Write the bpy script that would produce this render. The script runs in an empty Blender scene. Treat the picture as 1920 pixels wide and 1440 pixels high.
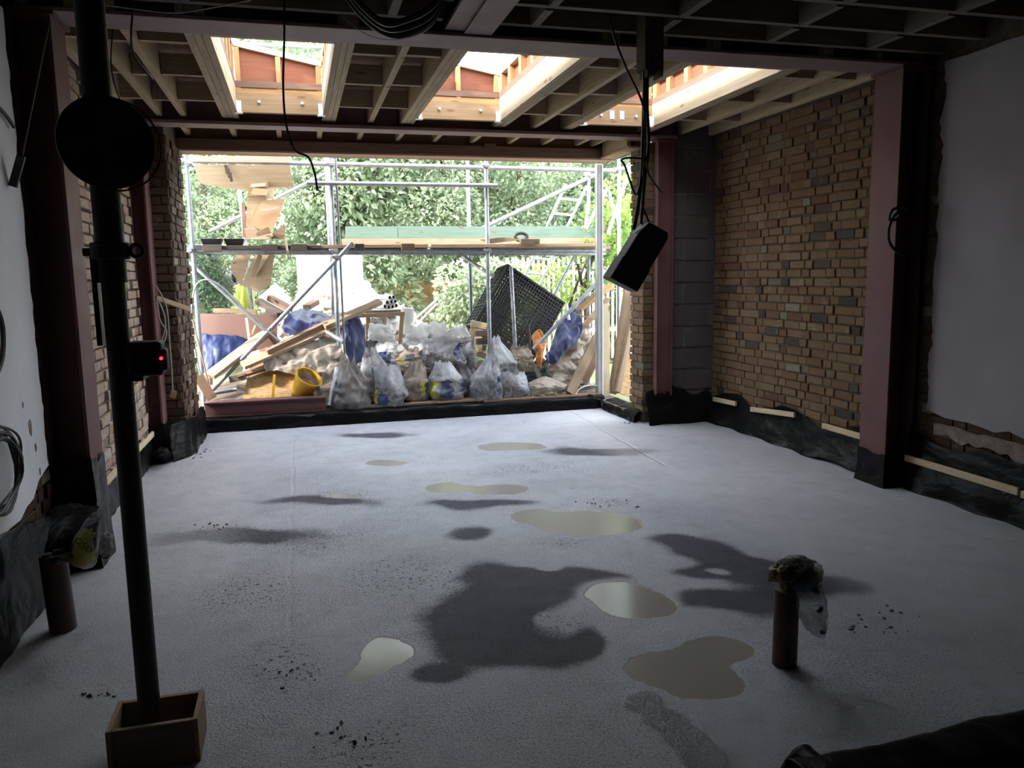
import bpy, bmesh, math, random
from mathutils import Vector, Matrix, noise

rnd = random.Random(11)
S = bpy.context.scene
COL = S.collection
R = math.radians

# ------------------------------------------------------------------ camera
YAW, PITCH, ROLL, FPX = R(15.0718), R(7.8342), R(-0.9821), 1475.0
CAM = Vector((0.0, 0.0, 1.55))
FW = Vector((math.sin(YAW) * math.cos(PITCH), math.cos(YAW) * math.cos(PITCH), -math.sin(PITCH)))
_rt = Vector((math.cos(YAW), -math.sin(YAW), 0.0))
_up = _rt.cross(FW)
RT = _rt * math.cos(ROLL) + _up * math.sin(ROLL)
UP = _up * math.cos(ROLL) - _rt * math.sin(ROLL)
cam_d = bpy.data.cameras.new('camera')
cam_d.sensor_width = 36.0
cam_d.lens = FPX / 1920.0 * 36.0
cam_d.clip_start = 0.05
cam_d.clip_end = 200
cam = bpy.data.objects.new('camera', cam_d)
COL.objects.link(cam)
m = Matrix((RT, UP, -FW)).transposed().to_4x4()
m.translation = CAM
cam.matrix_world = m
S.camera = cam

# ------------------------------------------------------------------ light
SKY_STRENGTH = 8.5
SUN_STRENGTH = 13.0
EXPOSURE = 0.15
w = bpy.data.worlds.new('sky')
S.world = w
w.use_nodes = True
bg = w.node_tree.nodes['Background']
bg.inputs[0].default_value = (0.84, 0.92, 1.0, 1)
bg.inputs[1].default_value = SKY_STRENGTH
sun_d = bpy.data.lights.new('sun', 'SUN')
sun_d.energy = SUN_STRENGTH
sun_d.angle = R(4)
sun_d.color = (1.0, 0.95, 0.87)
sun = bpy.data.objects.new('sun', sun_d)
COL.objects.link(sun)
sun.rotation_euler = Vector((1.48, 0.36, -1.0)).to_track_quat('-Z', 'Y').to_euler()
sun.location = (-6, -3, 12)
S.view_settings.view_transform = 'Standard'
S.view_settings.look = 'None'
S.view_settings.exposure = EXPOSURE
S.view_settings.gamma = 1.0
S.view_settings.use_curve_mapping = False
S.cycles.max_bounces = 8
S.cycles.transmission_bounces = 4
S.cycles.transparent_max_bounces = 6


def at(px, py, Y):
    """a point of the place that lies at depth Y along the sight line of a photograph pixel"""
    d = RT * ((px - 960) / FPX) - UP * ((py - 720) / FPX) + FW
    return CAM + d * (Y / d.y)


def onz(px, py, Z):
    d = RT * ((px - 960) / FPX) - UP * ((py - 720) / FPX) + FW
    return CAM + d * ((Z - CAM.z) / d.z)


def onx(px, py, X):
    d = RT * ((px - 960) / FPX) - UP * ((py - 720) / FPX) + FW
    return CAM + d * (X / d.x)


# ------------------------------------------------------------------ materials
class N:
    """tiny node-tree helper"""
    def __init__(self, name):
        self.m = bpy.data.materials.new(name)
        self.m.use_nodes = True
        self.t = self.m.node_tree
        self.t.nodes.clear()
        self.out = self.t.nodes.new('ShaderNodeOutputMaterial')

    def n(self, typ, ins=None, **props):
        nd = self.t.nodes.new(typ)
        for k, v in props.items():
            setattr(nd, k, v)
        for k, v in (ins or {}).items():
            s = nd.inputs[k]
            if isinstance(v, bpy.types.NodeSocket):
                self.t.links.new(v, s)
            else:
                if hasattr(s.default_value, '__len__') and not isinstance(v, (int, float)) and len(v) == 3 and len(s.default_value) == 4:
                    v = (*v, 1)
                s.default_value = v
        return nd

    def math(self, op, a, b=0.0, c=0.0, clamp=False):
        return self.n('ShaderNodeMath', {0: a, 1: b, 2: c}, operation=op, use_clamp=clamp).outputs[0]

    def mix(self, f, a, b, blend='MIX'):
        nd = self.n('ShaderNodeMix', {0: f, 6: a, 7: b}, data_type='RGBA', blend_type=blend)
        return nd.outputs[2]

    def ramp(self, f, stops, interp='LINEAR'):
        nd = self.n('ShaderNodeValToRGB', {0: f})
        cr = nd.color_ramp
        cr.interpolation = interp
        while len(cr.elements) < len(stops):
            cr.elements.new(0.5)
        for e, (p, c) in zip(cr.elements, stops):
            e.position = p
            e.color = (*c, 1) if len(c) == 3 else c
        return nd.outputs[0]

    def noise(self, vec, scale, detail=3, rough=0.55, dist=0.0):
        return self.n('ShaderNodeTexNoise', {'Vector': vec, 'Scale': scale, 'Detail': detail, 'Roughness': rough, 'Distortion': dist})

    def maprange(self, v, a, b, c=0.0, d=1.0, smooth=True):
        return self.n('ShaderNodeMapRange', {0: v, 1: a, 2: b, 3: c, 4: d}, interpolation_type='SMOOTHSTEP' if smooth else 'LINEAR').outputs[0]

    def coords(self):
        """world-scaled object coordinates, shifted per object so that repeats differ"""
        tc = self.n('ShaderNodeTexCoord').outputs['Object']
        oi = self.n('ShaderNodeObjectInfo').outputs['Random']
        off = self.math('MULTIPLY', oi, 37.0)
        return self.n('ShaderNodeVectorMath', {0: tc, 1: off}, operation='ADD').outputs[0]

    def world(self):
        return self.n('ShaderNodeNewGeometry').outputs['Position']

    def bump(self, h, strength=0.3, dist=0.01):
        return self.n('ShaderNodeBump', {'Height': h, 'Strength': strength, 'Distance': dist}).outputs[0]

    def principled(self, **k):
        ins = {}
        names = dict(color='Base Color', rough='Roughness', metal='Metallic', normal='Normal', alpha='Alpha', spec='Specular IOR Level', trans='Transmission Weight', coat='Coat Weight', coat_rough='Coat Roughness', ior='IOR', sheen='Sheen Weight')
        for a, b in k.items():
            if b is not None:
                ins[names[a]] = b
        nd = self.n('ShaderNodeBsdfPrincipled', ins)
        return nd

    def surface(self, sh):
        self.t.links.new(sh, self.out.inputs['Surface'])
        return self.m


def simple(name, c1, c2, rough=0.7, scale=8.0, bump=0.15, bscale=40.0, metal=0.0, spec=0.5, rough2=None):
    g = N(name)
    co = g.coords()
    f = g.maprange(g.noise(co, scale, 4).outputs[0], 0.3, 0.7)
    col = g.mix(f, c1, c2)
    nb = g.noise(co, bscale, 3).outputs[0]
    rr = rough if rough2 is None else g.maprange(f, 0, 1, rough, rough2, False)
    p = g.principled(color=col, rough=rr, metal=metal, spec=spec, normal=g.bump(nb, bump, 0.01))
    return g.surface(p.outputs[0])


def wood(name, c1, c2, knot=(0.16, 0.09, 0.05), rough=0.75, knots=True):
    g = N(name)
    a = g.n('ShaderNodeAttribute', attribute_name='g').outputs['Vector']
    oi = g.n('ShaderNodeObjectInfo').outputs['Random']
    off = g.math('MULTIPLY', oi, 53.0)
    v = g.n('ShaderNodeVectorMath', {0: a, 1: off}, operation='ADD').outputs[0]
    vs = g.n('ShaderNodeVectorMath', {0: v, 1: (1.2, 22, 22)}, operation='MULTIPLY').outputs[0]
    f = g.noise(vs, 2.0, 4, 0.6, 0.4).outputs[0]
    col = g.mix(g.maprange(f, 0.3, 0.7), c1, c2)
    tint = g.maprange(oi, 0, 1, 0.82, 1.12, False)
    col = g.n('ShaderNodeVectorMath', {0: col, 1: tint}, operation='MULTIPLY').outputs[0]
    if knots:
        vk = g.n('ShaderNodeVectorMath', {0: v, 1: (3.0, 9, 9)}, operation='MULTIPLY').outputs[0]
        vo = g.n('ShaderNodeTexVoronoi', {'Vector': vk, 'Scale': 1.0}).outputs['Distance']
        k = g.maprange(vo, 0.06, 0.16, 1.0, 0.0)
        col = g.mix(g.math('MULTIPLY', k, 0.75), col, knot)
    st = g.noise(v, 3.0, 3).outputs[0]
    col = g.mix(g.maprange(st, 0.55, 0.8, 0, 0.35), col, tuple(0.45 * x for x in c2))
    p = g.principled(color=col, rough=rough, spec=0.3, normal=g.bump(f, 0.25, 0.004))
    return g.surface(p.outputs[0])


def brickmat(name, stops, mott=0.35):
    g = N(name)
    oi = g.n('ShaderNodeObjectInfo').outputs['Random']
    rv = g.n('ShaderNodeAttribute', attribute_name='rv').outputs['Fac']
    r = g.math('FRACT', g.math('ADD', oi, rv))
    col = g.ramp(r, stops)
    wp = g.world()
    f = g.noise(wp, 28, 5, 0.65).outputs[0]
    col = g.mix(g.math('MULTIPLY', g.maprange(f, 0.45, 0.75), mott), col, (0.05, 0.037, 0.027))
    f2 = g.noise(wp, 9, 4, 0.6).outputs[0]
    col = g.mix(g.maprange(f2, 0.58, 0.75, 0, 0.35), col, (0.27, 0.23, 0.19))
    nb = g.noise(wp, 90, 4, 0.7).outputs[0]
    p = g.principled(color=col, rough=0.9, spec=0.2, normal=g.bump(g.math('ADD', nb, f), 0.5, 0.006))
    return g.surface(p.outputs[0])


M = {}
M['brick_stock'] = brickmat('yellow_stock_brick', [(0.0, (0.125, 0.080, 0.042)), (0.3, (0.148, 0.098, 0.054)), (0.5, (0.120, 0.068, 0.036)), (0.68, (0.160, 0.113, 0.068)), (0.84, (0.110, 0.056, 0.031)), (0.95, (0.05, 0.037, 0.028)), (1.0, (0.18, 0.15, 0.105))])
M['brick_old'] = brickmat('old_pinkish_brick', [(0.0, (0.34, 0.26, 0.205)), (0.4, (0.38, 0.29, 0.23)), (0.7, (0.30, 0.205, 0.155)), (0.88, (0.42, 0.35, 0.29)), (1.0, (0.19, 0.13, 0.10))], 0.6)
M['brick_dark'] = brickmat('dark_red_brick', [(0.0, (0.07, 0.042, 0.030)), (0.5, (0.09, 0.056, 0.037)), (0.85, (0.06, 0.036, 0.027)), (1.0, (0.24, 0.20, 0.16))])
M['block'] = brickmat('grey_concrete_block', [(0.0, (0.085, 0.075, 0.077)), (0.5, (0.10, 0.09, 0.092)), (1.0, (0.075, 0.067, 0.07))], 0.15)
M['mortar'] = simple('lime_mortar', (0.088, 0.068, 0.050), (0.055, 0.042, 0.031), 0.95, 14, 0.6, 60)
M['mortar_dark'] = simple('dark_mortar', (0.14, 0.11, 0.09), (0.08, 0.06, 0.05), 0.95, 14, 0.6, 60)
M['rubble_wall'] = simple('exposed_rough_masonry', (0.11, 0.08, 0.06), (0.06, 0.04, 0.03), 0.95, 12, 0.9, 30)
M['mortar_grey'] = simple('grey_mortar', (0.17, 0.15, 0.145), (0.13, 0.12, 0.115), 0.95, 14, 0.4, 60)
M['plaster_white'] = simple('white_painted_plaster', (0.84, 0.85, 0.90), (0.76, 0.77, 0.82), 0.75, 3, 0.12, 25)
M['plaster_grey'] = simple('grey_skim_plaster', (0.30, 0.275, 0.295), (0.25, 0.23, 0.245), 0.8, 2.2, 0.08, 25)
M['plaster_edge'] = simple('broken_plaster_backing', (0.26, 0.215, 0.185), (0.16, 0.125, 0.105), 0.95, 16, 0.8, 40)
M['old_ceiling'] = simple('old_dark_boards', (0.07, 0.05, 0.04), (0.04, 0.03, 0.025), 0.9, 6, 0.4, 30)
M['back_wall'] = simple('dim_plaster', (0.12, 0.11, 0.11), (0.08, 0.075, 0.075), 0.9, 3, 0.2, 20)
M['red_steel'] = simple('red_oxide_primer_steel', (0.095, 0.034, 0.034), (0.135, 0.057, 0.055), 0.55, 5, 0.12, 30, 0.0, 0.45, 0.75)
M['pale_primer'] = simple('faded_primer_steel', (0.19, 0.115, 0.125), (0.24, 0.155, 0.16), 0.6, 6, 0.1, 40)
M['black_steel'] = simple('black_steel', (0.022, 0.021, 0.023), (0.045, 0.04, 0.04), 0.5, 9, 0.1, 50, 0.3)
M['black_plastic'] = simple('matt_black_plastic', (0.012, 0.012, 0.013), (0.022, 0.022, 0.024), 0.55, 9, 0.05, 50)
M['cable'] = simple('black_cable_rubber', (0.012, 0.012, 0.013), (0.02, 0.02, 0.02), 0.5, 20, 0.0, 50)
M['cable_grey'] = simple('grey_cable', (0.35, 0.34, 0.33), (0.28, 0.27, 0.27), 0.5, 20, 0.0, 50)
M['galv'] = simple('galvanised_tube', (0.34, 0.35, 0.37), (0.23, 0.24, 0.26), 0.42, 14, 0.1, 60, 0.55, 0.5, 0.6)
M['alu'] = simple('bare_aluminium', (0.72, 0.73, 0.75), (0.62, 0.63, 0.65), 0.35, 10, 0.05, 60, 0.8)
M['bracket'] = simple('galvanised_bracket', (0.75, 0.75, 0.76), (0.62, 0.62, 0.63), 0.4, 20, 0.05, 60, 0.4)
M['joist'] = wood('sawn_pine', (0.46, 0.365, 0.25), (0.36, 0.275, 0.18))
M['joist_grey'] = wood('weathered_pine', (0.20, 0.17, 0.14), (0.14, 0.115, 0.09))
M['old_timber'] = wood('old_dark_timber', (0.09, 0.063, 0.045), (0.055, 0.038, 0.028))
M['fresh'] = wood('fresh_pale_pine', (0.58, 0.475, 0.32), (0.47, 0.37, 0.235))
M['orange_pine'] = wood('warm_orange_pine', (0.42, 0.245, 0.11), (0.33, 0.185, 0.08))
M['trimmer'] = wood('trimmer_pine', (0.34, 0.225, 0.13), (0.27, 0.17, 0.09))
M['plank'] = wood('used_plank', (0.36, 0.255, 0.17), (0.26, 0.18, 0.115))
M['brown_board'] = wood('brown_board', (0.24, 0.145, 0.095), (0.17, 0.10, 0.065))
M['green_board'] = wood('green_treated_board', (0.145, 0.21, 0.17), (0.115, 0.17, 0.135))
M['dark_board'] = wood('dark_soaked_board', (0.10, 0.075, 0.06), (0.06, 0.045, 0.04))
M['ply_red'] = wood('red_faced_plywood', (0.27, 0.095, 0.05), (0.22, 0.075, 0.04), knots=False)
M['ply_pale'] = wood('pale_plywood', (0.40, 0.30, 0.195), (0.33, 0.24, 0.15), knots=False)
M['ply_pink'] = wood('pinkish_plywood', (0.44, 0.28, 0.205), (0.37, 0.225, 0.165), knots=False)
M['deck'] = wood('roof_deck_plywood', (0.20, 0.115, 0.08), (0.14, 0.08, 0.055), knots=False)
M['hardboard'] = simple('pinkish_brown_hardboard', (0.21, 0.115, 0.092), (0.185, 0.10, 0.08), 0.6, 3, 0.05, 30)
M['cardboard'] = simple('cardboard', (0.36, 0.23, 0.125), (0.30, 0.185, 0.095), 0.8, 5, 0.1, 25)
M['white_board'] = simple('white_board_paint', (0.85, 0.85, 0.85), (0.80, 0.80, 0.80), 0.6, 3, 0.05, 30)
M['pvc'] = simple('white_pvc', (0.80, 0.80, 0.80), (0.72, 0.72, 0.72), 0.35, 5, 0.02, 30)
M['pvc_grey'] = simple('grey_pvc', (0.40, 0.40, 0.41), (0.30, 0.30, 0.31), 0.45, 5, 0.02, 30)
M['dark_inside'] = simple('dark_hollow', (0.01, 0.01, 0.01), (0.015, 0.015, 0.015), 0.9)
M['terracotta'] = simple('brown_drain_pipe', (0.085, 0.042, 0.033), (0.05, 0.03, 0.026), 0.55, 8, 0.1, 30)
M['bucket'] = simple('yellow_bucket_plastic', (0.58, 0.33, 0.02), (0.50, 0.28, 0.02), 0.4, 6, 0.05, 20)
M['orange_rag'] = simple('orange_rubber', (0.50, 0.17, 0.025), (0.40, 0.125, 0.02), 0.5, 10, 0.2, 20)
M['tarp'] = simple('blue_tarpaulin', (0.014, 0.020, 0.075), (0.026, 0.034, 0.12), 0.42, 10, 0.15, 40)
M['tarp_bright'] = simple('bright_blue_tarpaulin', (0.008, 0.016, 0.07), (0.014, 0.028, 0.10), 0.4, 8, 0.15, 40)
M['beige_sheet'] = simple('dusty_beige_sheet', (0.34, 0.285, 0.235), (0.23, 0.19, 0.155), 0.6, 9, 0.3, 25)
M['rubble'] = simple('white_plaster_rubble', (0.80, 0.78, 0.75), (0.62, 0.56, 0.50), 0.9, 6, 0.5, 20)
M['rubble_red'] = simple('broken_red_brick', (0.44, 0.20, 0.13), (0.32, 0.15, 0.10), 0.9, 8, 0.5, 30)
M['soil'] = simple('builders_soil', (0.13, 0.095, 0.07), (0.075, 0.055, 0.04), 0.95, 5, 0.6, 20)
M['bag_white'] = None
M['bottle'] = simple('green_bottle', (0.03, 0.12, 0.05), (0.04, 0.16, 0.07), 0.1, 5, 0.0, 10)
M['yellow_print'] = simple('yellow_bag_print', (0.38, 0.34, 0.05), (0.46, 0.41, 0.10), 0.45, 9, 0.15, 40)
M['navy_print'] = simple('navy_bag_print', (0.015, 0.022, 0.075), (0.05, 0.06, 0.12), 0.45, 9, 0.15, 40)
M['char_print'] = simple('charcoal_bag_print', (0.035, 0.04, 0.05), (0.06, 0.065, 0.08), 0.45, 9, 0.15, 40)
M['pale_text'] = simple('pale_lettering', (0.62, 0.64, 0.66), (0.55, 0.57, 0.6), 0.6)
M['yellow_text'] = simple('yellow_lettering', (0.62, 0.60, 0.10), (0.55, 0.53, 0.10), 0.6)
M['dark_text'] = simple('dark_lettering', (0.03, 0.03, 0.03), (0.05, 0.05, 0.05), 0.6)
M['bark'] = simple('bark', (0.12, 0.09, 0.065), (0.07, 0.05, 0.04), 0.95, 14, 0.8, 20)
M['fence'] = wood('pale_fence_wood', (0.62, 0.48, 0.34), (0.48, 0.36, 0.25))
M['lawn'] = simple('garden_ground', (0.14, 0.17, 0.06), (0.20, 0.19, 0.10), 0.95, 5, 0.6, 20)


def osb():
    g = N('oriented_strand_board')
    co = g.coords()
    vo = g.n('ShaderNodeTexVoronoi', {'Vector': g.n('ShaderNodeVectorMath', {0: co, 1: (1.0, 1.0, 2.6)}, operation='MULTIPLY').outputs[0], 'Scale': 32.0, 'Randomness': 1.0})
    col = g.mix(g.n('ShaderNodeSeparateColor', {0: vo.outputs['Color']}).outputs[0], (0.30, 0.175, 0.075), (0.44, 0.30, 0.155))
    f = g.noise(co, 60, 3).outputs[0]
    col = g.mix(g.maprange(f, 0.6, 0.72, 0, 0.6), col, (0.26, 0.15, 0.07))
    p = g.principled(color=col, rough=0.75, spec=0.3, normal=g.bump(vo.outputs['Distance'], 0.3, 0.003))
    return g.surface(p.outputs[0])


M['osb'] = osb()


def film(name, c1, c2, rough, bscale, bstr):
    g = N(name)
    co = g.coords()
    st = g.n('ShaderNodeVectorMath', {0: co, 1: (1.0, 1.0, 2.2)}, operation='MULTIPLY').outputs[0]
    f = g.noise(st, bscale, 4, 0.55, 1.2).outputs[0]
    d = g.noise(co, 7, 5, 0.65).outputs[0]
    col = g.mix(g.maprange(d, 0.52, 0.75, 0, 0.8), c1, c2)
    p = g.principled(color=col, rough=g.maprange(d, 0.4, 0.75, rough, 0.40), spec=0.06, normal=g.bump(f, bstr, 0.03))
    return g.surface(p.outputs[0])


M['dpm'] = film('black_polythene', (0.007, 0.007, 0.0075), (0.010, 0.0098, 0.0098), 0.28, 5.0, 0.35)


def sack(name, col, dirt, transp):
    g = N(name)
    co = g.coords()
    f = g.noise(co, 9, 5, 0.55, 1.5).outputs[0]
    d = g.noise(co, 5, 4, 0.6).outputs[0]
    c = g.mix(g.maprange(d, 0.42, 0.68), col, dirt)
    nrm = g.bump(f, 0.55, 0.02)
    p = g.principled(color=c, rough=0.38, spec=0.5, normal=nrm)
    tl = g.n('ShaderNodeBsdfTranslucent', {'Color': c, 'Normal': nrm})
    mx = g.n('ShaderNodeMixShader', {0: 0.3, 1: p.outputs[0], 2: tl.outputs[0]})
    tr = g.n('ShaderNodeBsdfTransparent')
    hv = g.n('ShaderNodeAttribute', attribute_name='rv').outputs['Fac']
    amt = g.math('MULTIPLY', g.maprange(f, 0.30, 0.70, 0.9, 0.45), g.maprange(hv, 0.35, 0.75, transp, transp * 0.3))
    mx2 = g.n('ShaderNodeMixShader', {0: amt, 1: mx.outputs[0], 2: tr.outputs[0]})
    return g.surface(mx2.outputs[0])


M['bag_clear'] = sack('cloudy_clear_sack', (0.44, 0.45, 0.48), (0.28, 0.26, 0.245), 0.80)
M['bag_grey'] = sack('grey_dusty_sack', (0.30, 0.275, 0.26), (0.21, 0.185, 0.168), 0.5)
M['bag_beige'] = sack('beige_sack', (0.42, 0.35, 0.285), (0.29, 0.235, 0.185), 0.3)
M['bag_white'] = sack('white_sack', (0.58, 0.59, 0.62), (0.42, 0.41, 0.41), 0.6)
M['bag_sunlit'] = sack('sunlit_white_sack', (0.90, 0.90, 0.91), (0.82, 0.81, 0.80), 0.1)  # white sack made paler, direct sun put into its colour
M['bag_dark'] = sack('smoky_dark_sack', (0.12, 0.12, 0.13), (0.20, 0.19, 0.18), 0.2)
M['contents'] = simple('rubble_in_sack', (0.12, 0.095, 0.08), (0.05, 0.042, 0.04), 0.9, 12, 0.5, 30)


def leafmat(name, stops, trans=0.35):
    g = N(name)
    rv = g.n('ShaderNodeAttribute', attribute_name='rv').outputs['Fac']
    col = g.ramp(rv, stops)
    p = g.principled(color=col, rough=0.45, spec=0.4)
    tl = g.n('ShaderNodeBsdfTranslucent', {'Color': g.mix(0.5, col, (0.50, 0.58, 0.33))})
    mx = g.n('ShaderNodeMixShader', {0: trans, 1: p.outputs[0], 2: tl.outputs[0]})
    return g.surface(mx.outputs[0])


M['leaf_mid'] = leafmat('mid_green_leaves', [(0, (0.045, 0.075, 0.035)), (0.45, (0.165, 0.225, 0.125)), (1, (0.44, 0.50, 0.34))])
M['leaf_dark'] = leafmat('dark_green_leaves', [(0, (0.018, 0.04, 0.025)), (0.6, (0.045, 0.09, 0.055)), (1, (0.13, 0.20, 0.13))])
M['leaf_pale'] = leafmat('pale_grey_green_leaves', [(0, (0.07, 0.105, 0.055)), (0.5, (0.25, 0.31, 0.19)), (1, (0.54, 0.60, 0.43))])
M['leaf_lime'] = leafmat('lime_green_leaves', [(0, (0.08, 0.16, 0.02)), (0.5, (0.20, 0.33, 0.04)), (1, (0.42, 0.50, 0.07))], 0.45)
M['leaf_iris'] = leafmat('yellow_green_blades', [(0, (0.10, 0.16, 0.03)), (0.7, (0.32, 0.34, 0.06)), (1, (0.65, 0.60, 0.06))], 0.4)


# ------------------------------------------------------------------ mesh builder
WLOC = {}


class MB:
    def __init__(self):
        self.v, self.f, self.g, self.mi, self.rv = [], [], [], [], []
        self.cur = 0

    def add(self, vs, fs, gs=None, rv=0.0):
        o = len(self.v)
        self.v += [Vector(p) for p in vs]
        self.g += [Vector(p) for p in (gs or vs)]
        self.rv += [rv] * len(vs)
        for f in fs:
            self.f.append([i + o for i in f])
            self.mi.append(self.cur)
        return self

    BF = [(0, 3, 2, 1), (4, 5, 6, 7), (0, 1, 5, 4), (1, 2, 6, 5), (2, 3, 7, 6), (3, 0, 4, 7)]

    def box(self, x0, x1, y0, y1, z0, z1, rv=0.0):
        vs = [(x0, y0, z0), (x1, y0, z0), (x1, y1, z0), (x0, y1, z0), (x0, y0, z1), (x1, y0, z1), (x1, y1, z1), (x0, y1, z1)]
        L = [(x1 - x0, 0), (y1 - y0, 1), (z1 - z0, 2)]
        L.sort(reverse=True)
        o = [a for _, a in L]
        return self.add(vs, self.BF, [(p[o[0]], p[o[1]], p[o[2]]) for p in vs], rv)

    def bar(self, p0, p1, w, h, up=(0, 0, 1), rv=0.0):
        """a straight piece from p0 to p1, h high along 'up', w across"""
        p0, p1 = Vector(p0), Vector(p1)
        d = (p1 - p0)
        L = d.length
        d.normalize()
        u = Vector(up)
        s = d.cross(u)
        if s.length < 1e-4:
            s = d.cross(Vector((1, 0, 0)))
        s.normalize()
        u = s.cross(d).normalized()
        vs, gs = [], []
        for t in (0, 1):
            for a, b in ((-1, -1), (1, -1), (1, 1), (-1, 1)):
                vs.append(p0 + d * (L * t) + s * (a * w / 2) + u * (b * h / 2))
                gs.append((L * t, a * w / 2, b * h / 2))
        fs = [(0, 1, 2, 3), (7, 6, 5, 4), (0, 4, 5, 1), (1, 5, 6, 2), (2, 6, 7, 3), (3, 7, 4, 0)]
        return self.add(vs, fs, gs, rv)

    def tube(self, path, r, n=10, caps=True, closed=False):
        path = [Vector(p) for p in path]
        k = len(path)
        rs = r if isinstance(r, (list, tuple)) else [r] * k
        vs, gs, fs = [], [], []
        prev = None
        L = 0.0
        for i, p in enumerate(path):
            if closed:
                t = path[(i + 1) % k] - path[i - 1]
            else:
                t = path[min(i + 1, k - 1)] - path[max(i - 1, 0)]
            t.normalize()
            if prev is None:
                a = Vector((0, 0, 1)) if abs(t.z) < 0.9 else Vector((1, 0, 0))
                s = t.cross(a).normalized()
            else:
                s = (prev - t * prev.dot(t))
                s = s.normalized() if s.length > 1e-5 else t.orthogonal().normalized()
            prev = s
            b = t.cross(s)
            if i:
                L += (p - path[i - 1]).length
            for j in range(n):
                q = 2 * math.pi * j / n
                vs.append(p + (s * math.cos(q) + b * math.sin(q)) * rs[i])
                gs.append((L, rs[i] * math.cos(q), rs[i] * math.sin(q)))
        for i in range(k if closed else k - 1):
            for j in range(n):
                a0, a1 = i * n + j, i * n + (j + 1) % n
                b0, b1 = ((i + 1) % k) * n + j, ((i + 1) % k) * n + (j + 1) % n
                fs.append((a0, a1, b1, b0))
        if caps and not closed:
            fs.append(tuple(reversed(range(n))))
            fs.append(tuple((k - 1) * n + j for j in range(n)))
        return self.add(vs, fs, gs)

    def prism(self, pts, ext):
        """a flat outline with real thickness"""
        pts = [Vector(p) for p in pts]
        ext = Vector(ext)
        n = len(pts)
        vs = pts + [p + ext for p in pts]
        fs = [tuple(reversed(range(n))), tuple(range(n, 2 * n))]
        for i in range(n):
            j = (i + 1) % n
            fs.append((i, j, n + j, n + i))
        return self.add(vs, fs)

    def grid(self, f, nu, nv, wrap=False):
        vs, fs = [], []
        for i in range(nu + (0 if wrap else 1)):
            for j in range(nv + 1):
                vs.append(f(i / nu, j / nv))
        nr = nv + 1
        for i in range(nu):
            i2 = (i + 1) % nu if wrap else i + 1
            for j in range(nv):
                fs.append((i * nr + j, i2 * nr + j, i2 * nr + j + 1, i * nr + j + 1))
        return self.add(vs, fs)

    def mesh(self, name, mats, origin, smooth=True, angle=35):
        me = bpy.data.meshes.new(name)
        me.from_pydata([v - origin for v in self.v], [], self.f)
        for mt in (mats if isinstance(mats, (list, tuple)) else [mats]):
            me.materials.append(mt)
        at_ = me.attributes.new('g', 'FLOAT_VECTOR', 'POINT')
        at_.data.foreach_set('vector', [c for v in self.g for c in v])
        ar = me.attributes.new('rv', 'FLOAT', 'POINT')
        ar.data.foreach_set('value', self.rv)
        me.polygons.foreach_set('material_index', self.mi)
        me.update()
        bm = bmesh.new()
        bm.from_mesh(me)
        if len(bm.faces) < 4000:
            bmesh.ops.recalc_face_normals(bm, faces=bm.faces)
        bm.to_mesh(me)
        bm.free()
        if smooth:
            me.polygons.foreach_set('use_smooth', [True] * len(me.polygons))
            me.set_sharp_from_angle(angle=R(angle))
        return me

    def base(self):
        xs = [v.x for v in self.v]
        ys = [v.y for v in self.v]
        return Vector(((min(xs) + max(xs)) / 2, (min(ys) + max(ys)) / 2, min(v.z for v in self.v)))

    def build(self, name, mat, parent=None, smooth=True, bevel=0.0, angle=35, solid=0.0):
        o0 = self.base()
        me = self.mesh(name, mat, o0, smooth, angle)
        o = bpy.data.objects.new(name, me)
        COL.objects.link(o)
        WLOC[o.name] = o0
        if parent is not None:
            o.parent = parent
            o.location = o0 - WLOC[parent.name]
        else:
            o.location = o0
        if bevel:
            md = o.modifiers.new('edge', 'BEVEL')
            md.width = bevel
            md.segments = 2
            md.limit_method = 'ANGLE'
        if solid:
            md = o.modifiers.new('thickness', 'SOLIDIFY')
            md.thickness = solid
        return o


def thing(name, label, cat, loc, group=None):
    o = bpy.data.objects.new(name, None)
    o.empty_display_size = 0.1
    COL.objects.link(o)
    o.location = loc
    WLOC[o.name] = Vector(loc)
    return tag(o, label, cat, group)


def tag(o, label, cat, group=None):
    o['label'] = label
    o['category'] = cat
    if group:
        o['group'] = group
    return o


def struct(o, label=None):
    o['kind'] = 'structure'
    if label:
        o['label'] = label
    return o


def vattr(mb, vals):
    mb.rv = list(vals)
    return mb


def share(src_me, name, loc, parent):
    o = bpy.data.objects.new(name, src_me)
    COL.objects.link(o)
    o.parent = parent
    o.location = Vector(loc) - WLOC[parent.name]
    WLOC[o.name] = Vector(loc)
    return o


def fbm(p, s=1.0, o=3):
    return noise.fractal(Vector(p) * s, 1.0, 2.0, o)


def catmull(P, t):
    n = len(P) - 1
    x = min(max(t * n, 0), n - 1e-6)
    i = int(x)
    f = x - i
    p0, p1, p2, p3 = P[max(i - 1, 0)], P[i], P[i + 1], P[min(i + 2, n)]
    return 0.5 * ((2 * p1) + (p2 - p0) * f + (2 * p0 - 5 * p1 + 4 * p2 - p3) * f * f + (3 * p1 - p0 - 3 * p2 + p3) * f * f * f)


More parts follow.
